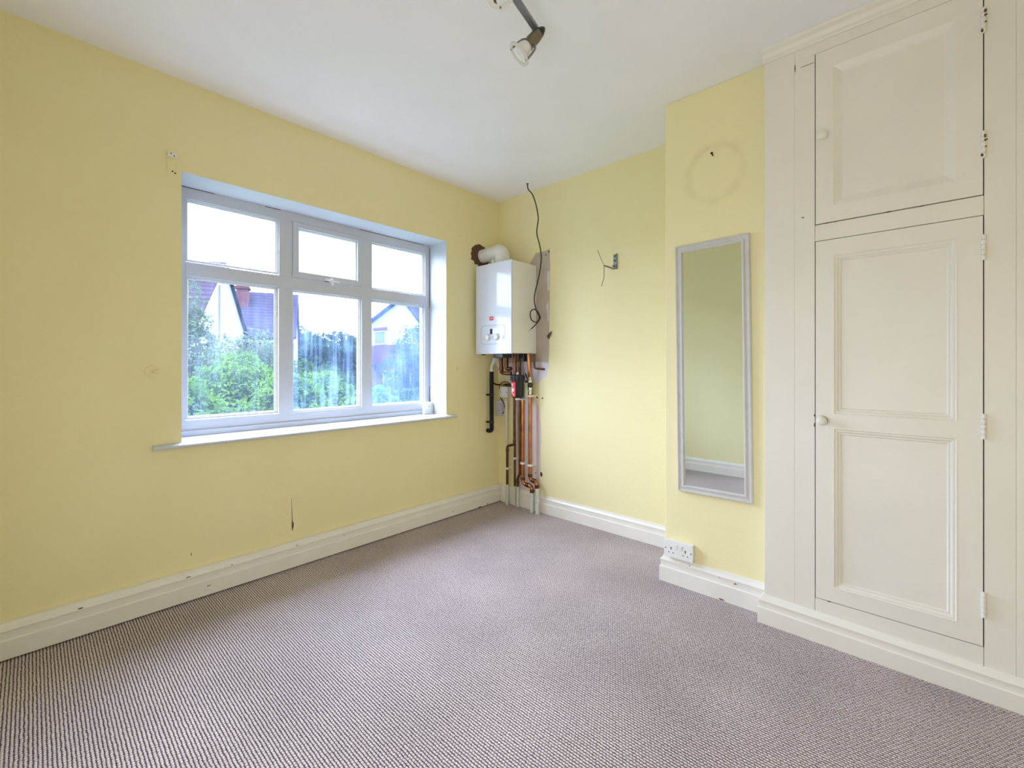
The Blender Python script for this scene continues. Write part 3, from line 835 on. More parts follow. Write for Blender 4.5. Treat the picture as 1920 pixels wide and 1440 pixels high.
for a0, a1, z0, z1 in ((228, 262, .962, .972), (232, 268, .954, .959), (248, 260, .900, .948), (262, 275, .912, .935), (236, 244, .905, .935), (255, 270, .892, .897)):
    wrap(bm, math.radians(a0), math.radians(a1), z0, z1, .0481, 3)
U('label_print', bm, M['plastic'])
bm = B(); bm.faces.new([bm.verts.new(on_can(.0482, math.radians(a), z)) for a, z in ((264, .880), (280, .880), (272, .898))]); U('warning_triangle', bm, M['yellowprint'])
bm = B(); lathe(bm, (.322, -.119, .850), (0, 0, 1), [(0, .020), (.014, .020)], 16); box(bm, .300, .345, -.10, YR - .001, .845, .853); U('bracket', bm, M['plastic'])

vl = thing('isolating_valve', 'nickel and black isolating valve on the pipe right of the filter', 'valve', (0.388, yD, 0.896)); U = under(vl)
bm = B()
lathe(bm, (.388, yD, .890), (0, 0, 1), [(0, .015), (.016, .015), (.018, .011), (.030, .011), (.032, .017), (.050, .017), (.052, .013)], 16)
U('lower_union', bm, M['nickel'], None, True)
bm = B(); lathe(bm, (.388, yD, .942), (0, 0, 1), [(0, .014), (.002, .019), (.030, .019), (.032, .014)], 18); U('black_ring', bm, M['black'], None, True)
bm = B(); lathe(bm, (.388, yD, .974), (0, 0, 1), [(0, .014), (.004, .020), (.026, .020), (.030, .013), (.048, .013)], 6); U('upper_union', bm, M['nickel'])
bm = B(); slab(bm, [(.378, yD - .022, 1.00), (.392, yD - .022, 1.00), (.378, yD - .040, 1.055), (.362, yD - .040, 1.055)], (0, .006, 0)); tube(bm, [(.386, yD, 1.003), (.386, yD - .022, 1.003)], .006, 10); U('lever', bm, M['nickel'])
bm = B(); lathe(bm, (.388, yD - .012, .985), (-1, 0, 0), [(0, .010), (.035, .010), (.036, .006)], 12); U('side_port', bm, M['nickel'], None, True)

cd = thing('condensate_pipe', 'black foam-lagged waste pipe down the left wall below the boiler', 'pipe', (0.048, -0.124, 0.60)); U = under(cd)
bm = B(); tube(bm, fillet([(0.046, -.122, 1.058), (0.046, -.121, .585), (0.001, -.125, .585)], .030, 8), .0165, 18); U('lagging', bm, M['foam'], None, True)
bm = B(); tube(bm, fillet([(.060, -.094, BZ0 + .0005), (.054, -.104, 1.140), (.046, -.122, 1.108), (.046, -.122, 1.055)], .02), .0105, 14)
lathe(bm, (.046, -.122, 1.056), (0, 0, 1), [(0, .013), (.028, .013), (.030, .010)], 14); lathe(bm, (.0535, -.105, 1.135), (.1, .2, 1), [(-.018, .0135), (.018, .0135)], 14)
U('waste_outlet', bm, M['plastic'], None, True)
for z in (.873, .655):
    bm = B(); lathe(bm, (.046, -.122, z - .008), (0, 0, 1), [(0, .0175), (.001, .0195), (.015, .0195), (.016, .0175)], 18); box(bm, 0.0, .046, -.128, -.118, z - .006, z + .006); box(bm, 0, .012, -.140, -.118, z - .006, z + .006); U('clip', bm, M['black'])

fx = thing('relief_hose', 'thin white twin hose curving from boiler underside to the copper loop', 'hose', (.06, -.1, BZ0)); U = under(fx)
bm = B(); tube(bm, smoothpath([(.064, -.10, BZ0 + .003), (.070, -.10, 1.165), (.090, -.108, 1.125), (.130, -.125, 1.088), (.156, -.152, 1.066)], 5), .0042, 8); U('hose', bm, M['plastic'], None, True)
bm = B(); tube(bm, smoothpath([(.070, -.094, BZ0 + .003), (.078, -.094, 1.165), (.098, -.102, 1.132), (.136, -.12, 1.098), (.160, -.152, 1.078)], 5), .0036, 8); U('hose', bm, M['plastic'], None, True)

gp = thing('gas_tap_pipe', 'thin horizontal copper pipe with brass union, between the lagged pipe and filter', 'pipe', (.0, -.05, .95)); U = under(gp)
bm = B(); tube(bm, fillet([(.001, -.052, .962), (.03, -.052, .952), (.275, -.062, .954)], .02), .0062, 10); U('pipe', bm, M['oldcopper'], None, True)
bm = B(); lathe(bm, (.088, -.053, .952), (1, 0, 0), [(0, .007), (.002, .010), (.030, .010), (.032, .007)], 6); U('union', bm, M['brass'])
bm = B(); lathe(bm, (.135, -.055, .953), (1, 0, 0), [(0, .008), (.003, .012), (.075, .012), (.078, .008)], 14); U('tap_body', bm, M['black'], None, True)

# electrical boxes on the boiler wall
def elec(name, label, x0, x1, z0, z1, dep, m, extra):
    o = thing(name, label, 'switch', ((x0 + x1) / 2, YR, z0)); U = under(o)
    bm = B(); box(bm, x0, x1, YR - dep, YR - .0005, z0, z1); bevel(bm, .003, 2); body = U('back_box', bm, m)
    bm = B(); box(bm, x0 - .002, x1 + .002, YR - dep - .008, YR - dep + .0005, z0 - .002, z1 + .002); bevel(bm, .003, 2); fpl = U('faceplate', bm, m)
    extra(U, fpl, YR - dep - .008)
    return o
def spur_bits(U, fpl, y):
    bm = B()
    for x_ in (.076, .138): lathe(bm, (x_, y, .893), (0, -1, 0), [(0, .004), (.0008, .004)], 10)
    box(bm, .098, .102, y - .0008, y, .889, .899)
    U('screw', bm, M['dark'], fpl)
    bm = B(); box(bm, .094, .120, y - .003, y, .878, .908); bevel(bm, .001, 1); U('fuse_carrier', bm, M['plastic'], fpl)
elec('fused_spur', 'white square fused switch box above the lilac box, beside the pipes', .068, .146, .853, .934, .045, M['plastic'], spur_bits)
def box_bits(U, fpl, y):
    for z in (.790, .742):
        bm = B(); torus(bm, (.036, y, z), (0, 1, 0), .011, .0016, 20, 6); U('knockout_ring', bm, M['inkgrey'], fpl)
elec('wiring_box', 'lilac-grey upright wiring box low in the corner behind the lagged pipe', .006, .066, .697, .822, .030, M['greyplastic'], box_bits)
cbl = thing('spur_cable', 'black and white cables looping between the two electrical boxes', 'cable', (.066, -.03, .9)); U = under(cbl)
bm = B(); tube(bm, smoothpath([(.060, -.02, .885), (.052, -.03, .905), (.052, -.036, .945), (.075, -.030, .970), (.110, -.022, .976), (.150, -.018, .960), (.172, -.008, .940)], 5), .0032, 8)
tube(bm, smoothpath([(.061, -.020, .87), (.056, -.03, .845), (.075, -.03, .825), (.100, -.030, .790), (.104, -.03, .745), (.088, -.028, .725), (.067, -.02, .72)], 5), .0034, 8); U('black_cable', bm, M['black'], None, True)
bm = B(); tube(bm, smoothpath([(.098, -.03, .8495), (.106, -.034, .825), (.116, -.034, .785), (.110, -.034, .745), (.095, -.030, .715), (.067, -.02, .708)], 5), .0034, 8); U('white_cable', bm, M['plastic'], None, True)

# ------------------------------------------------------------------ loose cable from the ceiling
cb = thing('hanging_cable', 'thin black cable hanging from the ceiling in a loop over the boiler side', 'cable', (.426, -.126, H)); U = under(cb)
cp = [(.426, -.126, 2.449), (.428, -.12, 2.41), (.462, -.11, 2.362), (.491, -.1, 2.269), (.507, -.1, 2.179), (.495, -.1, 2.106), (.497, -.1, 2.059), (.527, -.1, 1.958), (.534, -.1, 1.863), (.509, -.1, 1.743), (.478, -.098, 1.653), (.467, -.096, 1.587), (.489, -.1, 1.509), (.517, -.1, 1.459), (.495, -.106, 1.424), (.449, -.108, 1.444), (.438, -.108, 1.494), (.459, -.106, 1.519), (.487, -.094, 1.511), (.510, -.092, 1.478), (.517, -.092, 1.45), (.484, -.1, 1.409), (.441, -.1, 1.378)]
bm = B(); tube(bm, smoothpath(cp, 5), .0042, 8); U('cable', bm, M['black'], None, True)
bm = B(); lathe(bm, (.441, -.1, 1.378), (-.75, 0, -.42), [(0, .0036), (.028, .0036), (.034, .0015)], 10); U('probe_tip', bm, M['nickel'], None, True)
bm = B(); chip(bm, (.426, -.126, 0), (.0, .0), (0, -1, 0)); bm.clear()
lathe(bm, (.426, -.126, H - .0006), (0, 0, 1), [(-.0012, .007), (0, .010)], 12); U('ceiling_hole', bm, M['dark'])

# ------------------------------------------------------------------ bracket with wires on the wall
bk = thing('metal_bracket', 'zinc angle bracket screwed to the yellow wall with two loose wires', 'bracket', (1.078, YR, 1.75)); U = under(bk)
bm = B(); box(bm, 1.064, 1.088, YR - .004, YR - .0005, 1.745, 1.840); bevel(bm, .001, 1)
lathe(bm, (1.076, YR - .004, 1.757), (0, -1, 0), [(0, .016), (.010, .016), (.012, .012)], 16); U('plate', bm, M['steel'], None, True)
bm = B(); tube(bm, fillet([(1.080, YR - .004, 1.748), (1.080, -.03, 1.740), (1.072, -.085, 1.746), (1.062, -.110, 1.748)], .012), .006, 8); U('arm', bm, M['gunmetal'], None, True)
bm = B(); box(bm, 1.086, 1.094, YR - .010, YR - .0005, 1.742, 1.842); U('edge_fold', bm, M['gunmetal'])
bm = B()
for z in (1.828, 1.798, 1.757): lathe(bm, (1.076, YR - (.017 if z == 1.757 else .004), z), (0, -1, 0), [(0, .0045), (.002, .0045)], 10)
U('screw', bm, M['dark'])
bm = B(); tube(bm, smoothpath([(1.062, -.110, 1.750), (1.03, -.095, 1.80), (0.995, -.08, 1.868)], 4), .0014, 6)
tube(bm, smoothpath([(1.062, -.110, 1.747), (1.060, -.108, 1.70), (1.058, -.106, 1.672), (1.046, -.104, 1.645), (1.040, -.104, 1.620)], 4), .0018, 6); U('loose_wire', bm, M['dark'])

# nail on the chimney breast
nl = thing('wall_nail', 'small dark nail high on the chimney breast above the mirror', 'nail', (1.824, YBR, 2.116)); U = under(nl)
bm = B(); lathe(bm, (1.824, YBR + .004, 2.114), (0, -1, .35), [(0, .003), (.020, .003), (.021, .006), (.024, .006)], 10); U('shank', bm, M['dark'])

# ------------------------------------------------------------------ mirror
mr = thing('wall_mirror', 'tall narrow mirror in a pale grey moulded frame on the chimney breast', 'mirror', (1.8235, YBR, 1.092))
mr.rotation_euler = (0, -0.0114, 0)
mw, mh = 0.171, 0.614
bm = B(); ringloft(bm, 'y', -mw, mw, -mh, mh, [(0.002, -.0005), (0, -.003), (0, -.017), (.003, -.020), (.007, -.020), (.009, -.016), (.013, -.0145), (.022, -.0145), (.024, -.019), (.029, -.020), (.033, -.018), (.034, -.008)])
link('frame', bm, M['mframe'], mr)
bm = B(); box(bm, -mw + .030, mw - .030, -.0085, -.004, -mh + .030, mh - .030); link('mirror_glass', bm, M['mirror'], mr)
bm = B(); box(bm, -mw + .004, mw - .004, -.004, -.0005, -mh + .004, mh - .004); link('backing_board', bm, M['stain'], mr)

# ------------------------------------------------------------------ double socket
so = thing('double_socket', 'white double power socket just above the chimney breast skirting', 'socket', (1.667, YBR, .137)); U = under(so)
sx0, sx1, sz0, sz1 = 1.594, 1.740, .1365, .2225
bm = B(); box(bm, sx0 + .003, sx1 - .003, YBR - .022, YBR - .0005, sz0 + .003, sz1 - .003); bevel(bm, .002, 1); U('back_box', bm, M['plastic'])
bm = B(); box(bm, sx0, sx1, YBR - .030, YBR - .021, sz0, sz1); bevel(bm, .003, 2); fpl = U('faceplate', bm, M['plastic'])
ys = YBR - .030
for cx in (1.631, 1.703):
    bm = B()
    box(bm, cx - .002, cx + .002, ys - .0006, ys + .002, .176, .184)
    box(bm, cx - .014, cx - .008, ys - .0006, ys + .002, .160, .1635); box(bm, cx + .008, cx + .014, ys - .0006, ys + .002, .160, .1635)
    box(bm, cx - .0025, cx + .0025, ys - .0006, ys + .002, .182, .189)
    U('pin_holes', bm, M['dark'], fpl)
for cx in (1.655, 1.680):
    bm = B(); vs = box(bm, cx - .007, cx + .007, ys - .004, ys + .002, .182, .206); vs[0].co.y += .002; vs[1].co.y += .002; bevel(bm, .001, 1); U('rocker', bm, M['plastic'], fpl)
bm = B()
for cx in (1.603, 1.731): lathe(bm, (cx, ys + .001, .180), (0, -1, 0), [(0, .003), (.0018, .003)], 10)
U('screw', bm, M['dark'], fpl)

# ------------------------------------------------------------------ built-in cupboard
cu = thing('built_in_cupboard', 'cream-painted floor-to-ceiling built-in cupboard with two panelled doors', 'cupboard', (2.6, YC, 0)); U = under(cu)
TH = .022
def board(name, x0, x1, z0, z1, bev=.0015, dy=0.0):
    bm = B(); box(bm, x0, x1, YC + dy, YC + TH, z0, z1); bevel(bm, bev, 1); return U(name, bm, M['cream'])
board('edge_board', XC, 2.1739, 0.0, H - .001, .0010)
board('stile', 2.1741, 2.2435, 0.0, 2.3620, .0010)
board('top_rail', 2.1741, 2.783, 2.3621, H - .001, .0010)
board('middle_rail', 2.2445, 2.7115, 1.606, 1.671)
board('bottom_rail', 2.2445, 2.7115, 0.0, 0.1685)
board('stile', 2.7125, 2.7829, 0.0, 2.3620, .0010)
board('side_board', 2.7831, XR - .002, 0.0, H - .001)
bm = B(); box(bm, XC + .001, XR - .003, YC + TH + .004, YC + TH + .010, 0.0, H - .002); U('gap_shade_backing', bm, M['dark'])  # dark sheet added behind boards and doors, its colour painting the shade in their gaps
bm = B(); box(bm, XC, XC + .018, YC + TH, YBR + .002, 0.0, H - .001); U('end_panel', bm, M['cream'])
# paint chips and cracks on the frame
bm = B()
for i, (x, z, a, b) in enumerate([(2.203, 1.712, .007, .0025), (2.243, .905, .003, .006), (2.243, .865, .004, .010), (2.175, 2.335, .002, .02), (2.285, 1.6735, .006, .003), (2.31, 1.672, .004, .002), (2.37, 1.672, .003, .0015), (2.47, 1.6725, .01, .003), (2.56, 1.672, .006, .0015), (2.29, .170, .008, .003), (2.215, 2.33, .03, .001)]):
    chip(bm, (x, YC - .0002, z), (a, b), (0, -1, 0), seed=70 + i)
U('paint_chip', bm, M['stain'])
# cornice: cove from face to ceiling
bm = B(); sweep_profile(bm, [(XC - .004, YC), (XR - .002, YC)], [(0, 2.403), (.006, 2.403), (.010, 2.408), (.012, 2.418), (.022, 2.432), (.036, 2.441), (.040, 2.4495), (0, 2.4495)]); U('cornice', bm, M['cream'])
bm = B(); sweep_profile(bm, [(XC, YBR - .0225), (XC, YC), (XR - .022, YC)], skirt_prof(0.022, 0.120), zs=[1.0, 1.0, 0.80]); U('skirting', bm, M['cream'])

def door(name, x0, x1, z0, z1, panels, fielded=False):
    y = YC - .0015
    xs = sorted({x0, x1} | {p[0] for p in panels} | {p[1] for p in panels})
    bm = B()
    px0, px1 = panels[0][0], panels[0][1]
    box(bm, x0, px0, y, y + TH, z0, z1); box(bm, px1, x1, y, y + TH, z0, z1)
    zz = [z0] + [v for p in panels for v in (p[2], p[3])] + [z1]
    for k in range(0, len(zz), 2): box(bm, px0 + .00001, px1 - .00001, y, y + TH, zz[k], zz[k + 1])
    d = U(name, bm, M['cream'])
    for p in panels:
        bm = B()
        if fielded: prof = [(0, y), (.002, y + .001), (.010, y + .0045), (.022, y + .010), (.030, y + .0125)]
        else: prof = [(0, y), (.0, y - .001), (.003, y - .001), (.006, y + .003), (.010, y + .0025), (.014, y + .004), (.017, y + .009), (.022, y + .0085), (.026, y + .0135)]
        ringloft(bm, 'y', p[0], p[1], p[2], p[3], prof, cap=False)
        U('panel_moulding', bm, M['cream'], d)
        bm = B(); ins = prof[-1][0] - .001; yy = prof[-1][1]
        box(bm, p[0] + ins, p[1] - ins, yy, yy + .006, p[2] + ins, p[3] - ins); U('panel', bm, M['cream'], d)
    return d
ud = door('upper_door', 2.2465, 2.7095, 1.6745, 2.3595, [(2.304, 2.647, 1.738, 2.288)], True)
ld = door('lower_door', 2.2465, 2.7095, 0.172, 1.603, [(2.304, 2.650, .228, .858), (2.304, 2.650, .912, 1.542)])
def knob(x, z, d, ring):
    bm = B(); lathe(bm, (x, YC - .0015, z), (0, -1, 0), [(0, .015), (.004, .015), (.006, .010), (.014, .009), (.018, .014), (.024, .0185), (.031, .0185), (.036, .014), (.039, .006)], 24)
    U('knob', bm, M['cream'], d, True)
    if ring:
        bm = B(); torus(bm, (x, YC - .0045, z), (0, 1, 0), .0158, .0011, 28, 6, (-.6 * PI, .75 * PI)); U('knob_crack', bm, M['stain'], d)
knob(2.271, 2.016, ud, False); knob(2.270, .886, ld, True)
def hinge(z, d, l, worn):
    bm = B()
    for k in range(5):
        a = z - l / 2 + l * k / 5
        lathe(bm, (2.711, YC - .005, a), (0, 0, 1), [(.0004, .0045), (.001, .0062), (l / 5 - .0016, .0062), (l / 5 - .001, .0045)], 12)
    tube(bm, [(2.711, YC - .005, z - l / 2), (2.711, YC - .005, z + l / 2)], .0035, 8)
    U('hinge', bm, M['cream'], d, True)
    if worn:
        bm = B()
        for k, (dx, dz, a, b) in enumerate(((.003, .026, .004, .008), (.004, .012, .005, .004), (-.004, -.036, .004, .006), (.005, -.01, .003, .003))):
            chip(bm, (2.711 + dx, YC - .0115, z + dz), (a, b), (0, -1, 0), seed=int(100 * z) + k)
        U('hinge_chip', bm, M['stain'], d)
hinge(2.250, ud, .085, True); hinge(1.838, ud, .090, True)
hinge(1.497, ld, .085, False); hinge(.903, ld, .085, False); hinge(.312, ld, .085, False)

# ------------------------------------------------------------------ ceiling spotlight bar
sp = thing('ceiling_spotlight', 'grey metal bar spotlight with pivoting heads on the ceiling', 'lamp', (1.60, -1.73, H))
U = under(sp)
FW = Vector((-.67688, .7361, 0)); RT = Vector((.7361, .67688, 0)); UP = Vector((0, 0, 1))
p_end = Vector((1.492, -1.322, 2.372)); p_far = Vector((1.683, -2.14, 2.372))
dv = (p_end - p_far).normalized(); sv = dv.cross(UP).normalized()
bm = B(); 
def obox(bm, a, b, hw, hh):
    d = (b - a).normalized(); s = d.cross(UP).normalized(); u = s.cross(d)
    vs = []
    for p in (a, b):
        for sx, sz in ((-1, -1), (1, -1), (1, 1), (-1, 1)): vs.append(bm.verts.new(p + s * hw * sx + u * hh * sz))
    for f in ((0, 1, 2, 3), (7, 6, 5, 4), (0, 4, 5, 1), (1, 5, 6, 2), (2, 6, 7, 3), (3, 7, 4, 0)): bm.faces.new([vs[i] for i in f])
obox(bm, p_far, p_end, .0115, .007); bevel(bm, .003, 2); U('bar', bm, M['gunmetal'])
mid = (p_end + p_far) / 2
bm = B(); lathe(bm, (mid.x, mid.y, H - .001), (0, 0, -1), [(0, .055), (.012, .055), (.02, .048), (.025, .015), (.072, .012)], 28); U('ceiling_rose', bm, M['gunmetal'], None, True)
def spot_head(pivot, axis, lamp=True):
    axis = Vector(axis).normalized()
    c = Vector(pivot)
    back = c - axis * .040
    bm = B(); lathe(bm, back, axis, [(-.016, .003), (-.010, .009), (.0, .0145), (.008, .0175), (.014, .0185)], 20); bc = U('back_cap', bm, M['black'], None, True)
    bm = B(); lathe(bm, back + axis * .014, axis, [(0, .0185), (.02, .022), (.045, .0225), (.052, .020), (.060, .0235)], 24, caps=True); body = U('lamp_body', bm, M['bronze'], None, True)
    bm = B(); tube(bm, [c - Vector((0, 0, .0)), Vector((c.x, c.y, p_end.z))], .008, 12); U('pivot', bm, M['gunmetal'], body, True)
    u = axis.cross(UP).normalized(); v = axis.cross(u)
    f0 = back + axis * .066
    for k in range(2):
        a = PI / 2 + PI * k + .25
        d = u * math.cos(a) + v * math.sin(a)
        bm = B(); tube(bm, smoothpath([f0 + d * .020 - axis * .008, f0 + d * .034 + axis * .004, f0 + d * .040 + axis * .028, f0 + d * .042 + axis * .054], 4), .0045, 8, radii=None); U('claw', bm, M['gunmetal'], body, True)
    if lamp:
      bm = B(); lathe(bm, f0 - axis * .002, axis, [(0, .014), (.012, .021), (.028, .0275), (.042, .0305), (.048, .027), (.050, .016), (.0505, .002)], 28); U('bulb', bm, M['bulb'], None, True)
    bm = B(); cc = f0 + axis * .056
    lathe(bm, cc, axis, [(-.003, .035), (.003, .035), (.003, .047), (-.003, .047), (-.003, .035)], 36, caps=False); rg = U('glass_ring', bm, M['ringglass'], None, True)
    bm = B()
    for k in range(2):
        a = PI / 2 + PI * k + .25; d = u * math.cos(a) + v * math.sin(a)
        lathe(bm, cc + d * .041, axis, [(-.004, .0035), (.0045, .0035)], 10)
    U('rivet', bm, M['gunmetal'], body)
ax1 = (-RT * .72 - UP * .74 + FW * .02).normalized()
spot_head(p_end + Vector((0, 0, -.036)) - RT * .006, ax1)
ax2 = (RT * .30 - UP * .62 - FW * .72).normalized()
spot_head(Vector((1.59988, -1.62645, 2.2640)) - ax2 * .082, ax2, False)

# ------------------------------------------------------------------ outdoors
GZ = -2.7
bm = B(); quad(bm, [(-90, -60, GZ), (-WT, -60, GZ), (-WT, 70, GZ), (-90, 70, GZ)])
structure(link('ground', bm, M['lawn']))
bm = B(); box(bm, -WT, 0, YB - 0.1, 0.1, GZ, -0.1); structure(link('wall_outer', bm, M['outbrick']))

def house(name, label, loc, ang, build):
    o = thing(name, label, 'house', loc); o.rotation_euler = (0, 0, ang)
    build(o)
    return o
def hwin(o, x0, x1, z0, z1, y, bars=1, axis='y'):
    f = .035
    bm = B()
    def bx(a0, a1, c0, c1, d0, d1):
        if axis == 'y': box(bm, a0, a1, y + d0, y + d1, c0, c1)
        else: box(bm, y - d1, y - d0, a0, a1, c0, c1)
    bx(x0, x1, z0, z0 + f, -.04, .02); bx(x0, x1, z1 - f, z1, -.04, .02); bx(x0, x0 + f, z0, z1, -.04, .02); bx(x1 - f, x1, z0, z1, -.04, .02)
    for k in range(bars):
        c = x0 + (x1 - x0) * (k + 1) / (bars + 1); bx(c - f / 2, c + f / 2, z0, z1, -.04, .02)
    w = link('window', bm, M['houseframe'], o)
    bm = B()
    if axis == 'y': box(bm, x0 + f, x1 - f, y - .02, y - .01, z0 + f, z1 - f)
    else: box(bm, y + .01, y + .02, x0 + f, x1 - f, z0 + f, z1 - f)
    link('pane', bm, M['houseglass'], w)
    return w

def build_gable(o):                           # local x along gable, y away from the viewer
    W, L, E, R = 1.66, 7.0, 4.95, 6.60
    bm = B(); slab(bm, [(-W, 0, 0), (W, 0, 0), (W, 0, E), (0, 0, R), (-W, 0, E)], (0, L, 0)); link('wall', bm, M['render'], o)
    for s in (-1, 1):
        bm = B(); ov = .22
        sl = (R - E) / W
        slab(bm, [(0, -.05, R + .06), (s * (W + ov), -.05, E - ov * sl + .06), (s * (W + ov), L + .1, E - ov * sl + .06), (0, L + .1, R + .06)], (0, 0, .05)); link('roof_slope', bm, M['roof'], o)
        bm = B(); slab(bm, [(0, -.09, R + .08), (s * (W + ov), -.09, E - ov * sl + .08), (s * (W + ov), -.09, E - ov * sl - .0), (0, -.09, R + .01)], (0, .035, 0)); link('bargeboard', bm, M['houseframe'] if s < 0 else M['slate'], o)
    bm = B(); tube(bm, [(-.42, -.03, .2), (-.42, -.03, 6.0)], .016, 8); link('drainpipe', bm, M['render'], o)
    bm = B(); box(bm, -.06, .16, -.06, .01, 4.62, 4.72); link('vent', bm, M['lead'], o)
    bm = B(); box(bm, -.45, .25, 2.0, 2.6, 6.2, 7.1); c = link('chimney', bm, M['brickred'], o)
    bm = B()
    for x_ in (-.28, .05): lathe(bm, (x_, 2.3, 7.1), (0, 0, 1), [(0, .11), (.25, .09)], 10)
    link('chimney_pot', bm, M['brickred'], c)
    hwin(o, -.95, -.25, 3.0, 4.0, 0, 1); hwin(o, .25, 1.05, 3.2, 4.05, 0, 1)
    bm = B(); slab(bm, [(.25, -.06, 4.0), (.62, -.06, 4.0), (.72, -.55, 3.45), (.35, -.55, 3.45)], (0, -.03, -.03)); link('open_casement', bm, M['houseframe'], o)
    bm = B(); box(bm, W - .25, W + .01, -.12, 0, 0, 4.3); link('brick_pier', bm, M['brickred'], o)
    bm = B(); slab(bm, [(-1.15, -.02, 2.5), (-1.0, -.02, 2.5), (-1.0, -.02, 4.6), (-1.15, -.02, 4.6)], (0, -.1, 0)); link('brick_pier', bm, M['brickred'], o)
house('gabled_house', 'white gabled house with steep tiled roof seen through the left pane', (-11.78, 1.06, GZ), math.atan2(.53, -.849), build_gable)

def build_terrace(o):                         # local x along front (to the right as seen), y away
    W, L, E, R = 9.0, 4.0, 5.02, 6.70
    bm = B(); box(bm, -W, -.02, 0, L, 0, E); link('wall', bm, M['brickred'], o)
    bm = B(); slab(bm, [(-.02, 0, 0), (-.02, L, 0), (-.02, L, E), (-.02, L / 2, R), (-.02, 0, E)], (.03, 0, 0)); link('end_gable', bm, M['render'], o)
    for a, b in ((0, -.30), (L, L + .30)):
        sl = (R - E) / (L / 2)
        bm = B(); slab(bm, [(-W, L / 2, R + .05), (.10, L / 2, R + .05), (.10, b, E - .30 * sl + .05), (-W, b, E - .30 * sl + .05)], (0, 0, .09)); link('roof_slope', bm, M['slate'], o)
    bm = B(); box(bm, -W, .1, -.38, -.28, E - .36, E - .27); link('gutter', bm, M['lead'], o)
    bm = B(); box(bm, -2.06, -1.66, 1.1, 1.6, 5.4, 6.98); box(bm, -2.11, -1.61, 1.05, 1.65, 6.82, 6.92); c = link('chimney', bm, M['brickred'], o)
    bm = B(); lathe(bm, (-1.86, 1.35, 6.98), (0, 0, 1), [(0, .09), (.03, .10), (.16, .08), (.18, .10), (.22, .09)], 12); link('chimney_pot', bm, M['brickred'], c)
    hwin(o, -1.50, -1.18, 4.05, 4.85, 0, 0); hwin(o, -.84, -.60, 4.10, 4.80, 0, 0); hwin(o, -.45, -.15, 4.05, 4.80, 0, 0)
    hwin(o, -4.5, -3.6, 2.6, 4.2, 0, 1); hwin(o, 1.2, 2.2, 3.0, 4.2, .012, 1, 'x')
    bm = B(); tube(bm, [(-1.0, -.06, 0), (-1.0, -.06, 4.7)], .03, 8); link('drainpipe', bm, M['lead'], o)
house('brick_house', 'red brick house with dark slate roof and chimney behind the gabled house', (-15.13, 4.23, GZ), math.atan2(.915, .395), build_terrace)

def build_rendered(o):                        # local x along gable
    E1, E2, R, L = 5.65, 4.55, 6.50, 7.0
    bm = B(); slab(bm, [(-2.4, 0, 0), (2.2, 0, 0), (2.2, 0, E2), (0, 0, R), (-2.4, 0, E1)], (0, L, 0)); link('wall', bm, M['render'], o)
    for xe, ze in ((-2.6, E1 - .07), (2.45, E2 - .21)):
        bm = B(); slab(bm, [(0, -.12, R + .05), (xe, -.12, ze + .05), (xe, L, ze + .05), (0, L, R + .05)], (0, 0, .09)); link('roof_slope', bm, M['slate'], o)
    bm = B(); box(bm, -2.42, 1.6, -.10, 0.0, 0, 4.68); link('brick_base', bm, M['brickred'], o)
    hwin(o, -2.05, -1.2, 4.72, 5.3, 0, 0)
    bm = B(); box(bm, -2.12, -1.13, -.05, .01, 5.34, 5.45); link('lintel', bm, M['brickred'], o)
    hwin(o, -1.2, -.2, 2.4, 3.6, -.10, 1)
house('rendered_house', 'white rendered house with brick base seen through the hazy right pane', (-12.91, 7.63, GZ), math.atan2(.026, 1.0), build_rendered)

# vegetation: leaves are small folded blades on branching stems
def leaves(name, m, parent, blobs, n, size, seed, up=.35):
    rng = np.random.default_rng(seed)
    w = np.array([b[3] * b[4] * b[5] for b in blobs]) ** .8; w /= w.sum()
    which = rng.choice(len(blobs), n, p=w)
    Bc = np.array([b[:3] for b in blobs])[which]; Br = np.array([b[3:6] for b in blobs])[which]
    d = rng.normal(size=(n, 3)); d /= np.linalg.norm(d, axis=1, keepdims=True)
    rad = 1 - np.abs(rng.normal(0, .22, (n, 1)))
    lump = 1 + .16 * np.sin(d[:, :1] * 7 + which[:, None]) * np.cos(d[:, 1:2] * 6 + 1.3 * which[:, None]) + .1 * np.sin(d[:, 2:3] * 9)
    c = Bc + d * Br * rad * lump
    nrm = d * (1 - up) + np.array([0, 0, up]) + rng.normal(0, .45, (n, 3)); nrm /= np.linalg.norm(nrm, axis=1, keepdims=True)
    t = np.cross(nrm, rng.normal(size=(n, 3))); t /= np.linalg.norm(t, axis=1, keepdims=True)
    s = np.cross(nrm, t)
    L = size * rng.uniform(.6, 1.3, (n, 1)); W = L * rng.uniform(.35, .5, (n, 1))
    a = c - t * L * .5; b = c + t * L * .5
    l = c + s * W * .5 + nrm * L * .12; r = c - s * W * .5 + nrm * L * .12
    V = np.stack([a, l, b, r], 1).reshape(-1, 3)
    i = np.arange(n) * 4
    F = np.concatenate([np.stack([i, i + 1, i + 2], 1), np.stack([i, i + 2, i + 3], 1)])
    me = bpy.data.meshes.new(name); me.from_pydata(V.tolist(), [], F.tolist()); me.materials.append(m)
    o = bpy.data.objects.new(name, me); COL.objects.link(o); o.parent = parent
    o['kind'] = 'stuff'
    return o
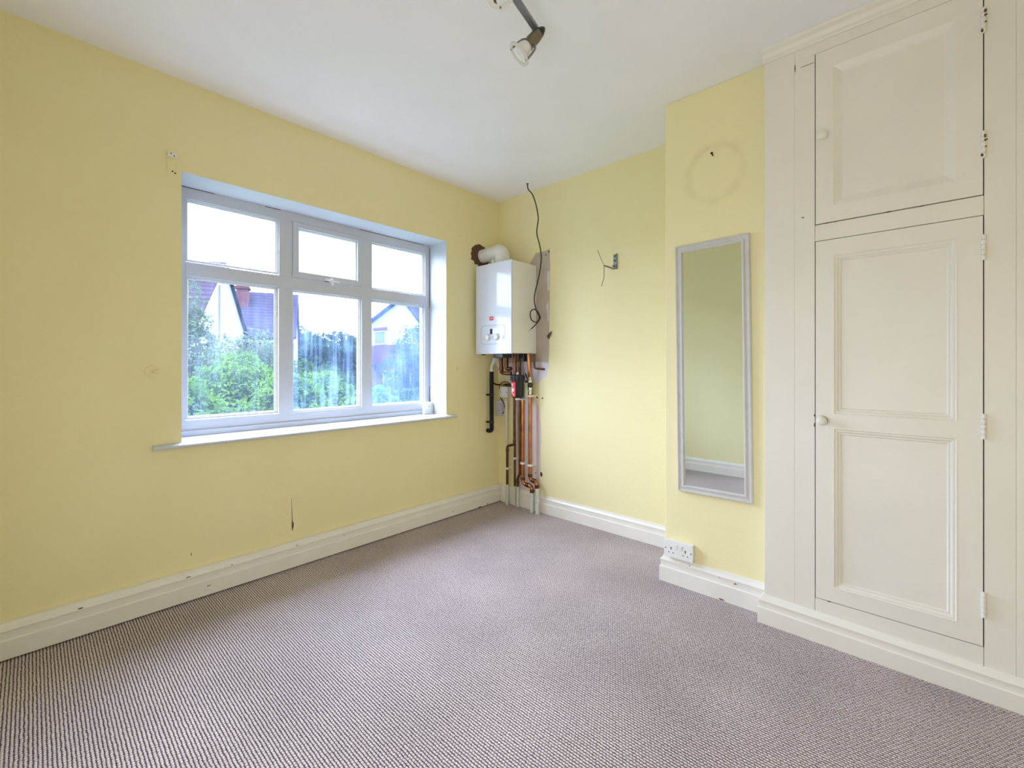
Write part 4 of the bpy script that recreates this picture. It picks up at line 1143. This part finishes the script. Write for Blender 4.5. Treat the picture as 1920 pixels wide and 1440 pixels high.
def plant(name, label, cat, loc, blobs, n, size, m, seed, group=None, stems=6, trunk_r=.05):
    """blobs: crown lumps relative to loc on the ground."""
    o = thing(name, label, cat, loc, group)
    rnd = random.Random(seed)
    bm = B()
    for k in range(stems):
        b = blobs[k % len(blobs)]
        e = Vector((b[0] + rnd.uniform(-.4, .4) * b[3], b[1] + rnd.uniform(-.4, .4) * b[4], b[2] + rnd.uniform(-.1, .6) * b[5]))
        s0 = Vector((rnd.uniform(-.1, .1), rnd.uniform(-.1, .1), 0)) if stems > 1 else Vector((0, 0, 0))
        q = s0.lerp(e, .5) + Vector((rnd.uniform(-.15, .15), rnd.uniform(-.15, .15), .1))
        pts = smoothpath([s0, q, e], 4)
        tube(bm, pts, trunk_r, 6, radii=[trunk_r * (1 - .8 * i / (len(pts) - 1)) for i in range(len(pts))])
    link('trunk', bm, M['bark'], o)
    leaves('foliage', m, o, blobs, n, size, seed)
    return o
SG = 'garden shrubs below the window'
hgt = -GZ
def shrub(label, x, y, top, r, n, m, seed, size=.075):
    z = top + hgt
    bl = [(0, 0, z - r * .75, r, r, r * .75), (r * .55, r * .5, z - r * 1.35, r * .85, r * .85, r * .8), (-r * .3, -r * .6, z - r * 1.3, r * .85, r * .85, r * .8), (r * .5, -r * .3, z - r * 2.0, r * 1.0, r * 1.0, r), (0, r * .6, z - r * 2.3, r * 1.0, r * 1.0, r)]
    return plant('garden_shrub', label, 'shrub', (x, y, GZ), bl, n, size, m, seed, SG, 7, .03)
shrub('bright green bush at the lower left edge of the left pane', -3.75, -1.47, .96, .38, 9000, M['leaf_bright'], 1)
shrub('tallest bright green bush, in the middle of the left pane', -5.25, -.42, 1.30, .44, 9000, M['leaf_bright'], 2)
shrub('leafy bright bush in the lower right corner of the left pane', -3.02, -.50, .98, .31, 8500, M['leaf_bright'], 3)
shrub('yellow-green bush at the left foot of the middle pane', -4.15, .40, 1.0, .38, 8500, M['leaf_bright'], 4)
shrub('low green bush at the right foot of the middle pane', -2.72, .44, .82, .28, 7000, M['leaf_bright'], 5)
shrub('green bush at the foot of the hazy right pane', -3.1, 1.32, .76, .34, 6000, M['leaf_mid'], 6)
shrub('mid green bush half hidden behind the left pane bushes', -6.35, -1.35, 1.20, .45, 7500, M['leaf_mid'], 7)
shrub('mid green bush under the brick house wall behind the mullion', -6.3, .85, 1.22, .45, 7500, M['leaf_mid'], 8)
TG = 'garden trees'
plant('slim_tree', 'slim pale green tree in front of the tiled roof at the far left', 'tree', (-8.75, -.38, GZ), [(0, 0, 5.0, .26, .30, .8), (0, .1, 4.25, .36, .42, .8), (0, 0, 3.4, .42, .45, .7), (0, 0, 2.6, .42, .42, .6)], 5200, .09, M['leaf_pale'], 11, TG, 3, .06)
plant('loose_tree', 'loose branching tree in front of the white gabled house', 'tree', (-7.6, .20, GZ), [(0, -.1, 4.05, .35, .4, .30), (.1, .35, 4.2, .35, .4, .35), (.1, -.35, 3.8, .35, .35, .35), (0, .55, 3.8, .35, .35, .4), (0, .1, 3.3, .5, .6, .5)], 3600, .085, M['leaf_pale'], 12, TG, 8, .05)
plant('green_tree', 'green rounded tree in front of the brick house windows', 'tree', (-9.3, 1.35, GZ), [(0, 0, 3.9, .36, .40, .45), (0, .1, 3.3, .5, .5, .6), (0, -.1, 2.7, .5, .5, .6)], 5000, .085, M['leaf_mid'], 13, TG, 4, .06)
plant('garden_tree', 'rounded tree crown in front of the white rendered house', 'tree', (-5.1, 2.85, GZ), [(0, 0, 4.2, .50, .50, .42), (0, .55, 4.4, .6, .6, .55), (.1, -.35, 3.7, .6, .6, .5), (0, .3, 3.2, 1.0, 1.0, .8)], 9000, .085, M['leaf_dark'], 14, TG, 5, .06)
FG = 'distant trees on the skyline'
for i, (lab, x, y, top, r) in enumerate([
        ('dark distant tree just right of the white house end', -30.0, 10.0, 3.75, 1.7),
        ('broad dark distant tree in the middle of the middle pane', -24.0, 10.1, 3.05, 1.9),
        ('dark distant tree at the right of the middle pane', -31.5, 15.6, 3.45, 2.0),
        ('dark distant tree behind the right mullion', -20.4, 15.6, 2.5, 1.5)]):
    z = top + hgt
    plant('skyline_tree', lab, 'tree', (x, y, GZ), [(0, 0, z - r * .6, r, r, r * .62), (0, r * .5, z - r * .9, r * .8, r * .8, r * .6), (0, -r * .6, z - r * 1.0, r * .8, r * .8, r * .6), (.3, 0, z - r * 1.7, r * 1.2, r * 1.2, r)], 12000, .34, M['leaf_dark'], 30 + i, FG, 3, .16)
plant('hedge_bush', 'mid green bush between the shrubs and the distant trees', 'shrub', (-14.2, 5.0, GZ), [(0, 0, 3.0, .9, .9, .8), (0, .6, 2.8, .7, .7, .7), (0, -.6, 2.7, .7, .7, .7)], 6500, .13, M['leaf_mid'], 41, None, 5, .06)
